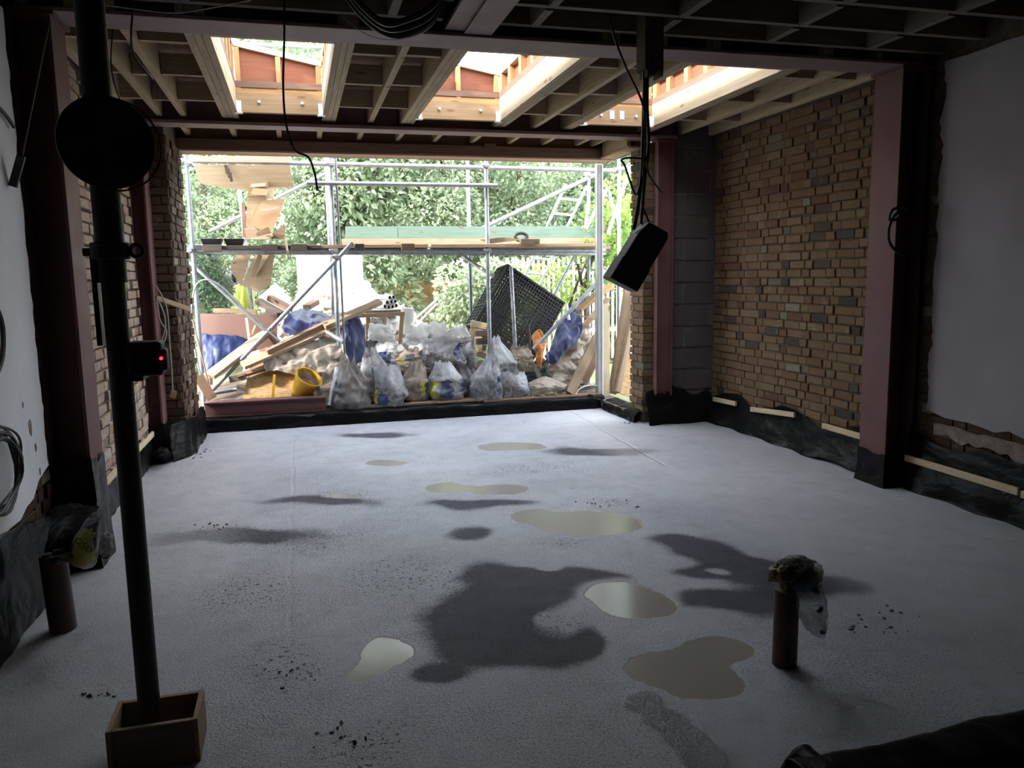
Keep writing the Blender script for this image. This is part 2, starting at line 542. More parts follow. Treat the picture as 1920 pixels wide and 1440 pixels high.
def sheet(ctrl, nu, nv, amp=0.02, fs=4.0, seed=0.0, fold=(1, 1, 1)):
    """a draped sheet through a grid of control points, with folds"""
    C = [[Vector(p) for p in row] for row in ctrl]
    mb = MB()

    def f(u, v):
        col = [catmull(row, v) for row in C]
        p = catmull(col, u) if len(col) > 1 else col[0]
        q = Vector((p.x * fold[0], p.y * fold[1], p.z * fold[2])) * fs + Vector((seed, seed * 1.7, 0))
        n1 = noise.noise_vector(q)
        r = 1.0 - abs(noise.noise(q * 1.9 + Vector((7, 3, 1)))) * 2
        n2 = noise.noise_vector(q * 3.1)
        return p + n1 * amp + Vector((n1.y, -abs(n1.x), n1.z)) * (amp * 0.8 * r) + n2 * (amp * 0.3)
    mb.grid(f, nu, nv)
    return mb


def wire(pts, r, n=6, steps=None):
    P = [Vector(p) for p in pts]
    k = steps or (len(P) - 1) * 6
    return MB().tube([catmull(P, i / k) for i in range(k + 1)], r, n)

# ------------------------------------------------------------------ floor
XL, XR = -1.30, 4.20          # long walls
YB, YS, YH = 4.60, 7.42, 8.45  # first steel, second steel, far edge of the slab


def floor_material():
    g = N('wet_concrete_screed')
    wp = g.world()
    flat = g.n('ShaderNodeVectorMath', {0: wp, 1: (1, 1, 0)}, operation='MULTIPLY').outputs[0]

    def attr(n):
        return g.n('ShaderNodeAttribute', attribute_name=n).outputs['Fac']
    edge = g.math('MULTIPLY', g.math('SUBTRACT', g.noise(flat, 8.0, 6, 0.62).outputs[0], 0.5), 0.42)
    pf0 = attr('water')
    pf = g.math('ADD', pf0, g.math('MULTIPLY', edge, g.maprange(pf0, 0.05, 0.25)))
    puddle = g.maprange(pf, 0.24, 0.31)
    shore_sheen = g.math('SUBTRACT', g.maprange(pf, 0.06, 0.27), puddle)
    stream = g.maprange(attr('rivulet'), 0.1, 0.5)
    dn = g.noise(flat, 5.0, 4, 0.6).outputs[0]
    df = g.math('ADD', attr('dark_patch'), g.math('MULTIPLY', g.math('SUBTRACT', dn, 0.5), 0.8))
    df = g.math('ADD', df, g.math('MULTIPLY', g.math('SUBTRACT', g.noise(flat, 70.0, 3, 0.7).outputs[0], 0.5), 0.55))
    dark_patch = g.maprange(df, 0.08, 0.66)
    holes = g.maprange(attr('patch_gap'), 0.15, 0.6)
    dark_patch = g.math('MULTIPLY', dark_patch, g.math('SUBTRACT', 1.0, holes))
    dark_patch = g.math('MULTIPLY', dark_patch, g.math('SUBTRACT', 1.0, g.maprange(pf, 0.0, 0.25)))
    # colour
    big = g.noise(flat, 0.9, 4, 0.55).outputs[0]
    mid = g.noise(flat, 6.0, 4, 0.6).outputs[0]
    fine = g.noise(flat, 75.0, 3, 0.7).outputs[0]
    grit = g.noise(flat, 190.0, 2, 0.6).outputs[0]
    col = g.mix(g.maprange(big, 0.35, 0.65), (0.42, 0.435, 0.505), (0.52, 0.53, 0.60))
    col = g.mix(g.maprange(mid, 0.45, 0.75, 0, 0.35), col, (0.24, 0.24, 0.275))
    patch = g.maprange(g.noise(flat, 1.7, 3, 0.55).outputs[0], 0.35, 0.62, 0.25, 1.0)
    speck = g.maprange(g.noise(flat, 110.0, 3, 0.65).outputs[0], 0.50, 0.62)
    col = g.mix(g.math('MULTIPLY', g.math('MULTIPLY', speck, patch), 0.75), col, (0.10, 0.10, 0.135))
    col = g.mix(g.maprange(fine, 0.66, 0.74, 0, 0.7), col, (0.045, 0.045, 0.06))
    # clusters of dark pits in the rough middle of the screed
    clus = g.maprange(attr('pitted'), 0.05, 0.75)
    pits = g.math('MULTIPLY', g.maprange(g.noise(flat, 46.0, 4, 0.7, 0.3).outputs[0], 0.56, 0.63), clus)
    pits = g.math('MULTIPLY', pits, g.math('SUBTRACT', 1.0, puddle))
    col = g.mix(g.math('MULTIPLY', pits, 0.85), col, (0.035, 0.035, 0.05))
    col = g.mix(g.math('MULTIPLY', dark_patch, 0.86), col, (0.045, 0.046, 0.066))  # irregular patches with a darker colour and lower specular
    col = g.mix(puddle, col, (0.29, 0.265, 0.235))
    col = g.mix(g.math('MULTIPLY', shore_sheen, 0.35), col, (0.5, 0.5, 0.54))  # bright sheen around the puddles, put into the colour
    col = g.mix(g.math('MULTIPLY', stream, 0.4), col, (0.24, 0.24, 0.28))
    # smooth trowelled strip along the right-hand wall and in the far left corner
    sx = g.n('ShaderNodeSeparateXYZ', {0: wp})
    smooth = g.maprange(g.math('ADD', sx.outputs[0], g.math('MULTIPLY', sx.outputs[1], 0.0)), 2.35, 2.75)
    smooth = g.math('MAXIMUM', smooth, g.maprange(sx.outputs[0], -0.25, -0.6))
    col = g.mix(g.math('MULTIPLY', smooth, 0.55), col, (0.33, 0.315, 0.315))
    rough = g.maprange(mid, 0.3, 0.7, 0.30, 0.44)
    rough = g.math('ADD', rough, g.math('MULTIPLY', smooth, 0.14))
    rough = g.mix(puddle, rough, (0.14, 0.14, 0.14))
    rough = g.n('ShaderNodeSeparateColor', {0: g.mix(stream, rough, (0.16, 0.16, 0.16))}).outputs[0]
    spec = g.math('SUBTRACT', 0.85, g.math('MULTIPLY', dark_patch, 0.78))
    spec = g.math('SUBTRACT', spec, g.math('MULTIPLY', smooth, 0.45))
    spec = g.math('SUBTRACT', spec, g.math('MULTIPLY', puddle, 0.62))
    spec = g.math('MAXIMUM', g.math('SUBTRACT', spec, g.math('MULTIPLY', pits, 0.8)), 0.05)
    # relief
    pit = g.n('ShaderNodeTexVoronoi', {'Vector': flat, 'Scale': 42.0}).outputs['Distance']
    h = g.math('SUBTRACT', g.math('ADD', g.math('MULTIPLY', fine, 0.9), g.math('MULTIPLY', grit, 0.5)), g.math('MULTIPLY', speck, 0.35))
    h = g.math('ADD', h, g.math('MULTIPLY', g.maprange(pit, 0.0, 0.3), 0.25))
    h = g.math('MULTIPLY', h, g.math('SUBTRACT', 1.0, g.math('MULTIPLY', smooth, 0.8)))
    rip = g.noise(g.n('ShaderNodeVectorMath', {0: flat, 1: (1.0, 0.45, 1)}, operation='MULTIPLY').outputs[0], 34.0, 3, 0.6, 1.0).outputs[0]
    h = g.math('ADD', h, g.math('MULTIPLY', g.math('MULTIPLY', rip, stream), 3.0))
    # screed rail lines
    wob = g.math('MULTIPLY', g.math('SUBTRACT', g.noise(flat, 3.0, 3).outputs[0], 0.5), 0.06)
    for x0, slope, y_lo, amt in ((-0.11, 0.0, 3.2, 0.35), (2.83, 0.045, 5.5, 0.9)):
        dx = g.math('ABSOLUTE', g.math('ADD', g.math('SUBTRACT', sx.outputs[0], g.math('ADD', x0, g.math('MULTIPLY', g.math('SUBTRACT', sx.outputs[1], 6.0), slope))), wob))
        ln = g.maprange(dx, 0.004, 0.022, 1.0, 0.0)
        h = g.math('SUBTRACT', h, g.math('MULTIPLY', g.math('MULTIPLY', ln, g.maprange(sx.outputs[1], y_lo, y_lo + 0.5)), amt))
    h = g.math('SUBTRACT', g.math('ADD', h, g.math('MULTIPLY', mid, 0.8)), g.math('MULTIPLY', pits, 0.5))
    h = g.math('MULTIPLY', g.math('SUBTRACT', h, 0.95), g.math('SUBTRACT', 1.0, puddle))
    p = g.principled(color=col, rough=rough, spec=spec, normal=g.bump(h, 0.8, 0.014))
    return g.surface(p.outputs[0])


import numpy as np
PATCHES = {   # photo position and half size of each wet, dark or rough patch, and how much its outline wanders
    'water': ([(722, 1222, 55, 30), (690, 1258, 40, 20), (1178, 1118, 80, 32), (1200, 1135, 60, 22), (1260, 1250, 90, 34), (1350, 1275, 55, 30), (1340, 1215, 75, 22), (1310, 1290, 60, 20),
                (838, 915, 44, 10), (930, 918, 62, 9), (1005, 968, 50, 14), (1100, 980, 105, 24), (725, 868, 40, 6), (960, 838, 70, 8), (640, 930, 30, 4)], 0.14, 3.4),
    'rivulet': ([(1205, 1310, 45, 22), (1250, 1350, 50, 26), (1285, 1392, 50, 28), (1325, 1432, 55, 30)], 0.2, 3.0),
    'dark_patch': ([(905, 1180, 115, 40), (960, 1130, 90, 34), (1040, 1105, 90, 22), (900, 1214, 105, 36), (1030, 1216, 85, 36), (800, 1258, 55, 20), (885, 1150, 95, 38), (920, 1082, 80, 30), (1000, 1090, 70, 26), (1090, 1078, 75, 15), (1160, 1088, 45, 13), (1090, 1190, 34, 26),
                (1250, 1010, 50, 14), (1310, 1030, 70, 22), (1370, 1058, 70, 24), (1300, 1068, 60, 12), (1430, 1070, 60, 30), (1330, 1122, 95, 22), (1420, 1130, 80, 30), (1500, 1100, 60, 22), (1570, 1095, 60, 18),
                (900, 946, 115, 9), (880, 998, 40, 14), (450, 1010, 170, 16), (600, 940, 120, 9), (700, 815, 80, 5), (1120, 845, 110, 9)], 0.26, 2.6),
    'patch_gap': ([(1030, 1166, 38, 17), (1026, 1064, 28, 8), (1345, 1072, 28, 7), (1215, 1100, 50, 20)], 0.15, 4.0),
    'pitted': ([(560, 1230, 80, 60), (640, 1390, 110, 60), (600, 1010, 140, 26), (640, 930, 90, 14), (430, 1000, 120, 14), (1130, 940, 60, 12), (1060, 1010, 60, 14), (1030, 1165, 60, 30), (480, 1100, 120, 40), (1000, 880, 160, 16), (760, 1080, 120, 50)], 0.4, 2.0),
}
nx, ny = 210, 255
fx0, fx1, fy0, fy1 = XL - 0.25, XR + 0.25, 1.4, YH + 0.1
fm = MB()
fm.grid(lambda u, v: Vector((fx0 + (fx1 - fx0) * u, fy0 + (fy1 - fy0) * v, 0.0)), nx, ny)
nfl = len(fm.v)
fm.add([(fx0, -3.2, 0), (fx1, -3.2, 0), (fx1, fy0, 0), (fx0, fy0, 0), (fx0, -3.2, -0.05), (fx1, -3.2, -0.05), (fx1, fy1, -0.05), (fx0, fy1, -0.05), (fx0, fy1, 0), (fx1, fy1, 0)],
       [(0, 1, 2, 3), (4, 7, 6, 5), (4, 5, 1, 0), (7, 8, 9, 6), (5, 6, 9, 2, 1), (4, 0, 3, 8, 7)])
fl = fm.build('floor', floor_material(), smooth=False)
pos = np.array([(p.x, p.y) for p in fm.v])
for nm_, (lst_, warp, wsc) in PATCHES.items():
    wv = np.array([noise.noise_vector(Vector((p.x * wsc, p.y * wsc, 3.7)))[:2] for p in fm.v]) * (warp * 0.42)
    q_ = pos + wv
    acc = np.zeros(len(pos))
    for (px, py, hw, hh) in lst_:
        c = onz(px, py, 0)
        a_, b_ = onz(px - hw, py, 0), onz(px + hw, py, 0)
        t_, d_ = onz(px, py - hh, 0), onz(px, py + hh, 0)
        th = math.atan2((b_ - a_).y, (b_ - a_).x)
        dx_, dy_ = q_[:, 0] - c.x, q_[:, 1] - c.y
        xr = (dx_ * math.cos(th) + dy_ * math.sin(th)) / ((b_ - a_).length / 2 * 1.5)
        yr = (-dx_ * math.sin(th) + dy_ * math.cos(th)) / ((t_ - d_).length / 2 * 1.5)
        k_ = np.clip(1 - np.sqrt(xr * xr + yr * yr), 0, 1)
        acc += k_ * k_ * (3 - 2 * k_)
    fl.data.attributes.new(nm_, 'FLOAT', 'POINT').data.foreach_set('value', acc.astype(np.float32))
struct(fl, 'wet grey concrete screed floor with puddles')

# ------------------------------------------------------------------ masonry
BRICKS = {}


def brick_mesh(L, H, D, kind, mat):
    """one brick: slightly worn box, centred on its face; L along x, D along y (0 = face), H along z"""
    key = (kind, mat)
    if key in BRICKS:
        return BRICKS[key]
    out = []
    for k in range(5):
        bm = bmesh.new()
        bmesh.ops.create_cube(bm, size=1.0)
        for v in bm.verts:
            v.co = Vector((v.co.x * L * rnd.uniform(.97, 1.0), v.co.y * D, v.co.z * H * rnd.uniform(.95, 1.0)))
            v.co += Vector((rnd.uniform(-.004, .004), rnd.uniform(-.004, .004), rnd.uniform(-.003, .003)))
        bmesh.ops.bevel(bm, geom=list(bm.edges), offset=0.004, segments=1, affect='EDGES')
        me = bpy.data.meshes.new('brick')
        bm.to_mesh(me)
        bm.free()
        me.materials.append(M[mat])
        me.polygons.foreach_set('use_smooth', [False] * len(me.polygons))
        out.append(me)
    BRICKS[key] = out
    return out


def brick_wall(parent, face, axis, a0, a1, z0, z1, sign, mat, rank, cap=300, rough=0.006, keep=None, name='brick', course=0.075, sl=0.215, hl=0.102, depth=0.05, gap=0.010, bond=True):
    """bricks laid on a wall; axis 'y': wall plane x=face, 'x': plane y=face; sign: side the face looks to"""
    items = []
    r = 0
    z = z0
    while z + course <= z1 + 0.02:
        a = a0 - (0.057 if r % 2 else 0.0) - rnd.uniform(0, 0.02)
        i = r % 2
        while a < a1 - 0.03:
            st = (i % 2 == 0) if bond else True
            L = (sl if st else hl)
            s, e = max(a, a0), min(a + L, a1)
            if e - s > 0.04:
                c = (s + e) / 2
                full = (e - s) > L * 0.93
                if keep is None or keep(c, z + course / 2):
                    items.append((c, z + course / 2 - 0.005, e - s, 'st' if st else 'hd', full))
            a += L + gap
            i += 1
        z += course
        r += 1
    items.sort(key=rank)
    rest = MB()
    for k, (c, zc, L, kd, full) in enumerate(items):
        prot = sign * (rnd.uniform(-rough, rough) + 0.006)
        zz = zc + rnd.uniform(-.003, .003)
        if k < cap:
            me = rnd.choice(brick_mesh(sl if kd == 'st' else hl, course - gap, depth, kd + name + str(sl), mat))
            loc = (face + prot - sign * depth / 2, c, zz) if axis == 'y' else (c, face + prot - sign * depth / 2, zz)
            o = share(me, name, loc, parent)
            if axis == 'y':
                o.rotation_euler = (0, 0, R(90))
            o.scale = (L / (sl if kd == 'st' else hl), 1, 1)
        else:
            h = (course - gap) / 2
            if axis == 'y':
                rest.box(*sorted((face + prot, face + prot - sign * depth)), c - L / 2, c + L / 2, zz - h, zz + h, rv=rnd.random())
            else:
                rest.box(c - L / 2, c + L / 2, *sorted((face + prot, face + prot - sign * depth)), zz - h, zz + h, rv=rnd.random())
    if rest.v:
        o = rest.build('brickwork', M[mat], parent, smooth=False)
        o['kind'] = 'stuff'


# right-hand long wall: bare stock brick between the steel post and the block return
wr = struct(MB().box(XR + 0.007, XR + 0.26, YB + 0.30, YS + 0.3, 0.0, 3.3).build('wall_right', M['mortar'], smooth=False), 'bare yellow stock brick wall')
brick_wall(wr, XR, 'y', 4.90, 7.41, 0.22, 2.95, -1, 'brick_stock', rank=lambda t: t[0] * 1.0 + abs(t[1] - 1.3) * 0.5, rough=0.008)
# right-hand wall nearer the camera: plaster with a broken edge over brick
wrf = struct(MB().box(XR + 0.022, XR + 0.28, -3.2, YB - 0.03, 0.0, 3.3).build('wall_right_front', M['rubble_wall'], smooth=False), 'rough wall with grey plaster broken back to brick')


def edge_r(z):
    return 4.46 + 0.035 * fbm((z * 5, 2, 0)) + 0.02 * fbm((z * 17, 5, 0))


brick_wall(wrf, XR + 0.02, 'y', 3.2, 4.56, 0.25, 3.0, -1, 'brick_dark', rank=lambda t: -t[0], keep=lambda c, z: c > edge_r(z) - 0.10 or z < 0.62, rough=0.008)


def ragged(n, lo, hi, f):
    return [(lo + (hi - lo) * i / n, f(lo + (hi - lo) * i / n)) for i in range(n + 1)]


pts = [(XR - 0.012, edge_r(z), z) for z, _ in ragged(60, 0.58, 2.90, lambda z: 0)]
pts += [(XR - 0.012, y, 2.90 + 0.03 * fbm((y * 4, 1, 3))) for y in [4.3 - 0.15 * i for i in range(12)]]
pts += [(XR - 0.012, 2.6, 2.88), (XR - 0.012, 2.6, 0.55)]
pts += [(XR - 0.012, y, 0.55 + 0.025 * fbm((y * 7, 4, 3)) - 0.03 * (4.46 - y)) for y in [2.7 + 0.1 * i for i in range(17)]]
MB().prism(pts, (0.035, 0, 0)).build('plaster', M['plaster_grey'], wrf, smooth=False)['label'] = 'smooth grey plaster with a ragged left edge'
pts = [(XR - 0.004, y, 0.50 + 0.03 * fbm((y * 6, 9, 3)) - 0.03 * (4.46 - y)) for y in [4.40 - 0.06 * i for i in range(30)]]
pts += [(XR - 0.004, y, 0.42 + 0.05 * fbm((y * 9, 14, 3)) - 0.05 * (4.46 - y)) for y in [2.66 + 0.06 * i for i in range(30)]]
MB().prism(pts, (0.03, 0, 0)).build('render_band', M['plaster_edge'], wrf, smooth=False)
MB().box(XR - 0.022, XR + 0.1, -3.2, 2.7, 0.3, 2.9).build('plaster', M['plaster_grey'], wrf, smooth=False)

# return wall of concrete blocks and brick pier at the far right
wb = struct(MB().box(3.60, XR + 0.2, YS + 0.045, YS + 0.25, 0.0, 3.13).build('wall_return', M['mortar_grey'], smooth=False), 'dark grey concrete block return wall')
brick_wall(wb, YS + 0.04, 'x', 3.72, 4.21, 0.10, 3.1, -1, 'block', rank=lambda t: t[1], rough=0.003, name='block', course=0.225, sl=0.44, hl=0.215, depth=0.05, gap=0.012)
wp_ = struct(MB().box(3.435, 3.62, YS + 0.075, YS + 0.36, 0.0, 2.85).build('wall_pier', M['mortar'], smooth=False), 'ragged brick pier beside the opening')
for r_ in range(36):
    zc = 0.14 + r_ * 0.0755
    if zc > 2.83:
        break
    odd = r_ % 2
    jx = rnd.uniform(-.012, .008)
    meS = brick_mesh(0.215, 0.065, 0.102, 'pier_s', 'brick_stock')
    meH = brick_mesh(0.102, 0.065, 0.215, 'pier_h', 'brick_stock')
    if odd:
        share(rnd.choice(meS), 'brick', (3.425 + 0.1075 + jx, YS + 0.07 + 0.051, zc), wp_)
        o = share(rnd.choice(meS), 'brick', (3.425 + 0.051 + jx, YS + 0.07 + 0.102 + 0.012 + 0.1, zc), wp_)
        o.rotation_euler = (0, 0, R(90))
        o.scale = (0.9, 1, 1)
    else:
        o = share(rnd.choice(meS), 'brick', (3.425 + 0.051 + jx, YS + 0.07 + 0.1075, zc), wp_)
        o.rotation_euler = (0, 0, R(90))
        share(rnd.choice(meH), 'brick', (3.425 + 0.102 + 0.062 + jx, YS + 0.07 + 0.1075, zc), wp_)
        o = share(rnd.choice(meH), 'brick', (3.425 + 0.1 + jx, YS + 0.07 + 0.215 + 0.062, zc), wp_)
        o.rotation_euler = (0, 0, R(90))
        o.scale = (0.9, 0.9, 1)

# left-hand long wall
wl = struct(MB().box(XL - 0.26, XL - 0.014, YB + 0.30, YS - 0.15, 0.0, 3.3).build('wall_left', M['mortar_dark'], smooth=False), 'rough old pinkish brick wall with deep joints')
brick_wall(wl, XL, 'y', 4.90, 7.27, 0.22, 2.95, 1, 'brick_old', rank=lambda t: t[0] + abs(t[1] - 1.0) * 0.5, rough=0.014, gap=0.014)
wlf = struct(MB().box(XL - 0.28, XL - 0.03, -3.2, YB - 0.03, 0.0, 3.3).build('wall_left_front', M['rubble_wall'], smooth=False), 'rough wall with white painted plaster broken back to brick')


def edge_l(z):
    return 4.47 + 0.03 * fbm((z * 5, 22, 0)) + 0.02 * fbm((z * 17, 25, 0)) - max(0, 0.62 - z) * 0.5


brick_wall(wlf, XL - 0.02, 'y', 3.4, 4.56, 0.22, 2.95, 1, 'brick_dark', rank=lambda t: -t[0], keep=lambda c, z: c > edge_l(z) - 0.12 or z < 0.6, rough=0.01, gap=0.014)
pts = [(XL + 0.012, edge_l(z), z) for z, _ in ragged(60, 0.62, 2.86, lambda z: 0)]
pts += [(XL + 0.012, 2.2, 2.86), (XL + 0.012, 2.2, 0.48)]
pts += [(XL + 0.012, y, 0.47 + max(0.0, y - 4.02) * 0.36 + 0.03 * fbm((y * 8, 31, 3))) for y in [2.4 + 0.1 * i for i in range(20)]]
MB().prism(pts, (-0.035, 0, 0)).build('plaster', M['plaster_white'], wlf, smooth=False)['label'] = 'white painted plaster with chips and a ragged edge'
for (y, z, s) in ((4.25, 0.86, 0.022), (4.3, 0.75, 0.012), (4.33, 0.62, 0.01), (4.18, 0.98, 0.008)):
    pp = [(XL + 0.0125, y + s * math.cos(a) * (0.8 + 0.4 * rnd.random()), z + 1.9 * s * math.sin(a) * (0.8 + 0.4 * rnd.random())) for a in [i * math.pi / 5 for i in range(10)]]
    MB().prism(pp, (0.0015, 0, 0)).build('plaster_chip', M['plaster_edge'], wlf, smooth=False)
# left wall of the far bay
XBAY = -1.03
wbay = struct(MB().box(XBAY - 0.3, XBAY - 0.012, YS + 0.14, 8.5, 0.0, 3.13).build('wall_bay', M['mortar'], smooth=False), 'brown brick side wall of the far bay')
brick_wall(wbay, XBAY, 'y', YS + 0.13, 8.51, 0.27, 2.86, 1, 'brick_dark', rank=lambda t: t[0], rough=0.01)
brick_wall(wbay, YS + 0.13, 'x', -1.3, XBAY, 0.27, 2.86, -1, 'brick_dark', rank=lambda t: t[0], rough=0.006)
# chases behind the steel posts
for i_, bb in enumerate(((XR + 0.05, XR + 0.28, YB - 0.03, YB + 0.30), (XL - 0.28, XL - 0.07, YB - 0.03, YB + 0.30), (XL - 0.28, XL - 0.05, YS - 0.15, YS + 0.16))):
    struct(MB().box(*bb, 0.0, 3.3).build('wall_chase_%d' % (i_ + 1), M['rubble_wall'], smooth=False), 'rough chase in the wall behind a steel post')
# behind the camera
struct(MB().box(XL - 0.3, XR + 0.3, -3.4, -3.2, -0.05, 3.3).build('wall_back', M['back_wall'], smooth=False), 'plain wall behind the viewer')

# ------------------------------------------------------------------ roof of the extension
DZ = 3.13   # underside of the deck
JZ = 2.93   # underside of the joists
HOLES = [(-0.40, 0.29), (1.10, 1.84), (2.63, 3.33)]
HY0, HY1 = 5.0, 7.10
dk = MB()
dk.box(XL - 0.3, XR + 0.3, YB - 0.05, HY0, DZ, DZ + 0.05)
dk.box(XL - 0.3, XR + 0.3, HY1, YS + 0.2, DZ, DZ + 0.05)
xs = [XL - 0.3] + [v for h in HOLES for v in h] + [XR + 0.3]
for i in range(0, len(xs), 2):
    dk.box(xs[i], xs[i + 1], HY0, HY1, DZ, DZ + 0.05)
dk.box(XL - 0.1, 3.5, YS + 0.2, 8.62, DZ, DZ + 0.05)
ceil = struct(dk.build('ceiling', M['deck'], smooth=False), 'plywood roof deck on pine joists')


def joist(x0, x1, y0, y1, z0=JZ, z1=DZ, mat='joist', name='joist'):
    return MB().box(x0, x1, y0, y1, z0, z1).build(name, M[mat], ceil, smooth=False, bevel=0.002)


JY0, JY1 = YB + 0.02, YS + 0.1
for x0, n in ((-0.54, 3), (0.29, 3), (0.98, 3), (1.84, 3), (2.53, 2), (3.33, 3)):
    wd = 0.14 / 3 if n == 3 and x0 < 0 else (0.12 / 3 if n == 3 else 0.05)
    for k in range(n):
        joist(x0 + k * wd + 0.001, x0 + (k + 1) * wd - 0.001, JY0, JY1 + 0.002 * k)
for x in (-1.28, -1.06, -0.87, 0.69, 2.22, 3.78, 4.12):
    joist(x, x + 0.047, JY0, JY1)
solo = [(-1.23, -1.06), (-1.01, -0.87), (-0.82, -0.54), (0.41, 0.69), (0.74, 0.98), (1.96, 2.22), (2.27, 2.53), (3.45, 3.78), (3.83, 4.12)]
for i, (a, b) in enumerate(solo):
    for k, y in enumerate((5.25, 6.05, 6.85)):
        joist(a, b, y + 0.03 * (i % 2), y + 0.03 * (i % 2) + 0.045, JZ + 0.03, DZ - 0.03, 'joist', 'noggin')
# narrow bay joists
for x in (-0.95, -0.53, -0.11, 0.27, 0.66, 1.05, 1.43, 1.83, 2.23, 2.61, 2.99, 3.18):
    joist(x, x + 0.045, YS + 0.15, 8.36, 2.94, DZ)
for x0, x1 in ((-1.04, 1.6), (1.6, 3.3)):
    joist(x0, x1, 8.36, 8.41, 2.90, DZ, 'brown_board', 'header_board')
joist(-1.04, 3.42, 8.30, 8.36, 2.81, 2.905, 'brown_board', 'header_board')
joist(-1.06, 3.42, 8.30, 8.52, 2.79, 2.808, 'ply_pink', 'soffit_board')
joist(-1.06, 3.46, 8.50, 8.56, 2.79, DZ, 'plank', 'fascia_board')
joist(3.30, 3.345, YS + 0.2, 8.30, 2.83, DZ, 'joist', 'header_board')
joist(3.28, 3.46, YS + 0.12, 8.30, 2.80, 2.82, 'ply_pink', 'soffit_board')
joist(3.44, 3.48, YS + 0.2, 8.52, 2.80, DZ, 'plank', 'fascia_board')
joist(1.98, 2.10, 8.285, 8.30, 2.87, 2.93, 'brown_board', 'packer')

# skylight kerbs
for k, (x0, x1) in enumerate(HOLES):
    wn = struct(MB().box(x0, x1, HY1, HY1 + 0.045, JZ, DZ - 0.05).build('window_%d' % (k + 1), M['trimmer'], smooth=False, bevel=0.002), 'open skylight kerb lined with red plywood and pine studs')

    def part(name, mat, *b):
        return MB().box(*b).build(name, M[mat], wn, smooth=False, bevel=0.0015)
    part('trimmer', 'joist', x0, x1, HY0 - 0.045, HY0, JZ, DZ)
    zl, zr = 3.50, 3.37
    part('bottom_plate', 'orange_pine', x0, x1, HY1 + 0.002, HY1 + 0.085, DZ - 0.05, DZ - 0.015)
    part('kerb_board', 'orange_pine', x0, x1, HY1 + 0.012, HY1 + 0.05, DZ - 0.015, DZ + 0.05)
    # sloping end panels and rails
    for y, s in ((HY1 + 0.05, 1), (HY0 - 0.06, -1)):
        MB().prism([(x0, y, DZ), (x1, y, DZ), (x1, y, zr - 0.04), (x0, y, zl - 0.04)], (0, 0.012, 0)).build('plywood_panel', M['ply_red'], wn, smooth=False)
        yy = y - 0.045 * s
        MB().prism([(x0, yy, zl - 0.045), (x1, yy, zr - 0.045), (x1, yy, zr), (x0, yy, zl)], (0, 0.06 * s, 0)).build('top_rail', M['fresh'], wn, smooth=False)
        for xx in (x0 + 0.001, (x0 + x1) / 2 - 0.02, x1 - 0.041):
            zt = zl + (zr - zl) * (xx + 0.02 - x0) / (x1 - x0) - 0.05
            MB().box(xx, xx + 0.04, *sorted((yy, yy + 0.04 * s)), DZ - 0.015 if s > 0 else DZ, zt).build('stud', M['orange_pine'], wn, smooth=False, bevel=0.0015)
    # side panels
    for xs_, s, zt in ((x0, -1, zl), (x1, 1, zr)):
        xa = xs_ + s * 0.052
        MB().box(*sorted((xa, xa + s * 0.012)), HY0 - 0.06, HY1 + 0.06, DZ - 0.002, zt - 0.04).build('plywood_panel', M['ply_red'], wn, smooth=False)
        MB().box(*sorted((xs_ + s * 0.004, xs_ + s * 0.064)), HY0 - 0.06, HY1 + 0.06, zt - 0.045, zt).build('top_rail', M['fresh'], wn, smooth=False)
        y = HY0 + 0.05
        while y < HY1 - 0.1:
            MB().box(*sorted((xs_ + s * 0.006, xs_ + s * 0.052)), y, y + 0.07, DZ - 0.002, zt - 0.045).build('stud', M['orange_pine'], wn, smooth=False, bevel=0.0015)
            y += 0.34
        MB().box(*sorted((xs_ + s * 0.006, xs_ + s * 0.052)), HY1 - 0.07, HY1, DZ - 0.002, zt - 0.045).build('stud', M['orange_pine'], wn, smooth=False, bevel=0.0015)
    # joist hangers and bolts on the trimmer
    for xx, s in ((x0, 1), (x1, -1)):
        h = MB()
        h.box(*sorted((xx, xx + s * 0.035)), HY1 - 0.004, HY1 - 0.001, JZ - 0.004, JZ + 0.09)
        h.box(*sorted((xx, xx + s * 0.003)), HY1 - 0.05, HY1 - 0.001, JZ - 0.004, JZ + 0.09)
        h.box(*sorted((xx - s * 0.02, xx + s * 0.045)), HY1 - 0.02, HY1 + 0.04, JZ - 0.008, JZ - 0.003)
        h.build('joist_hanger', M['bracket'], wn, smooth=False)
    for q in (0.26, 0.76):
        xx = x0 + (x1 - x0) * q
        MB().tube([(xx, HY1 - 0.022, JZ + 0.085), (xx, HY1, JZ + 0.085)], [0.012, 0.012], 8).build('bolt', M['bracket'], wn)
    if k == 2:
        for q in (0.42, 0.56):
            xx = x0 + (x1 - x0) * q
            MB().box(xx - 0.022, xx + 0.022, HY1 - 0.004, HY1 - 0.001, JZ + 0.055, JZ + 0.13).build('nail_plate', M['bracket'], wn, smooth=False)

# ------------------------------------------------------------------ ceiling of the old house (near the camera)
oc = struct(MB().box(XL - 0.3, XR + 0.3, -3.2, YB - 0.05, 3.17, 3.22).build('ceiling_front', M['old_ceiling'], smooth=False), 'dark old floorboards on joists')


def ojoist(x0, x1, y0, y1, z0, z1, mat='old_timber', name='joist'):
    return MB().box(x0, x1, y0, y1, z0, z1).build(name, M[mat], oc, smooth=False, bevel=0.002)


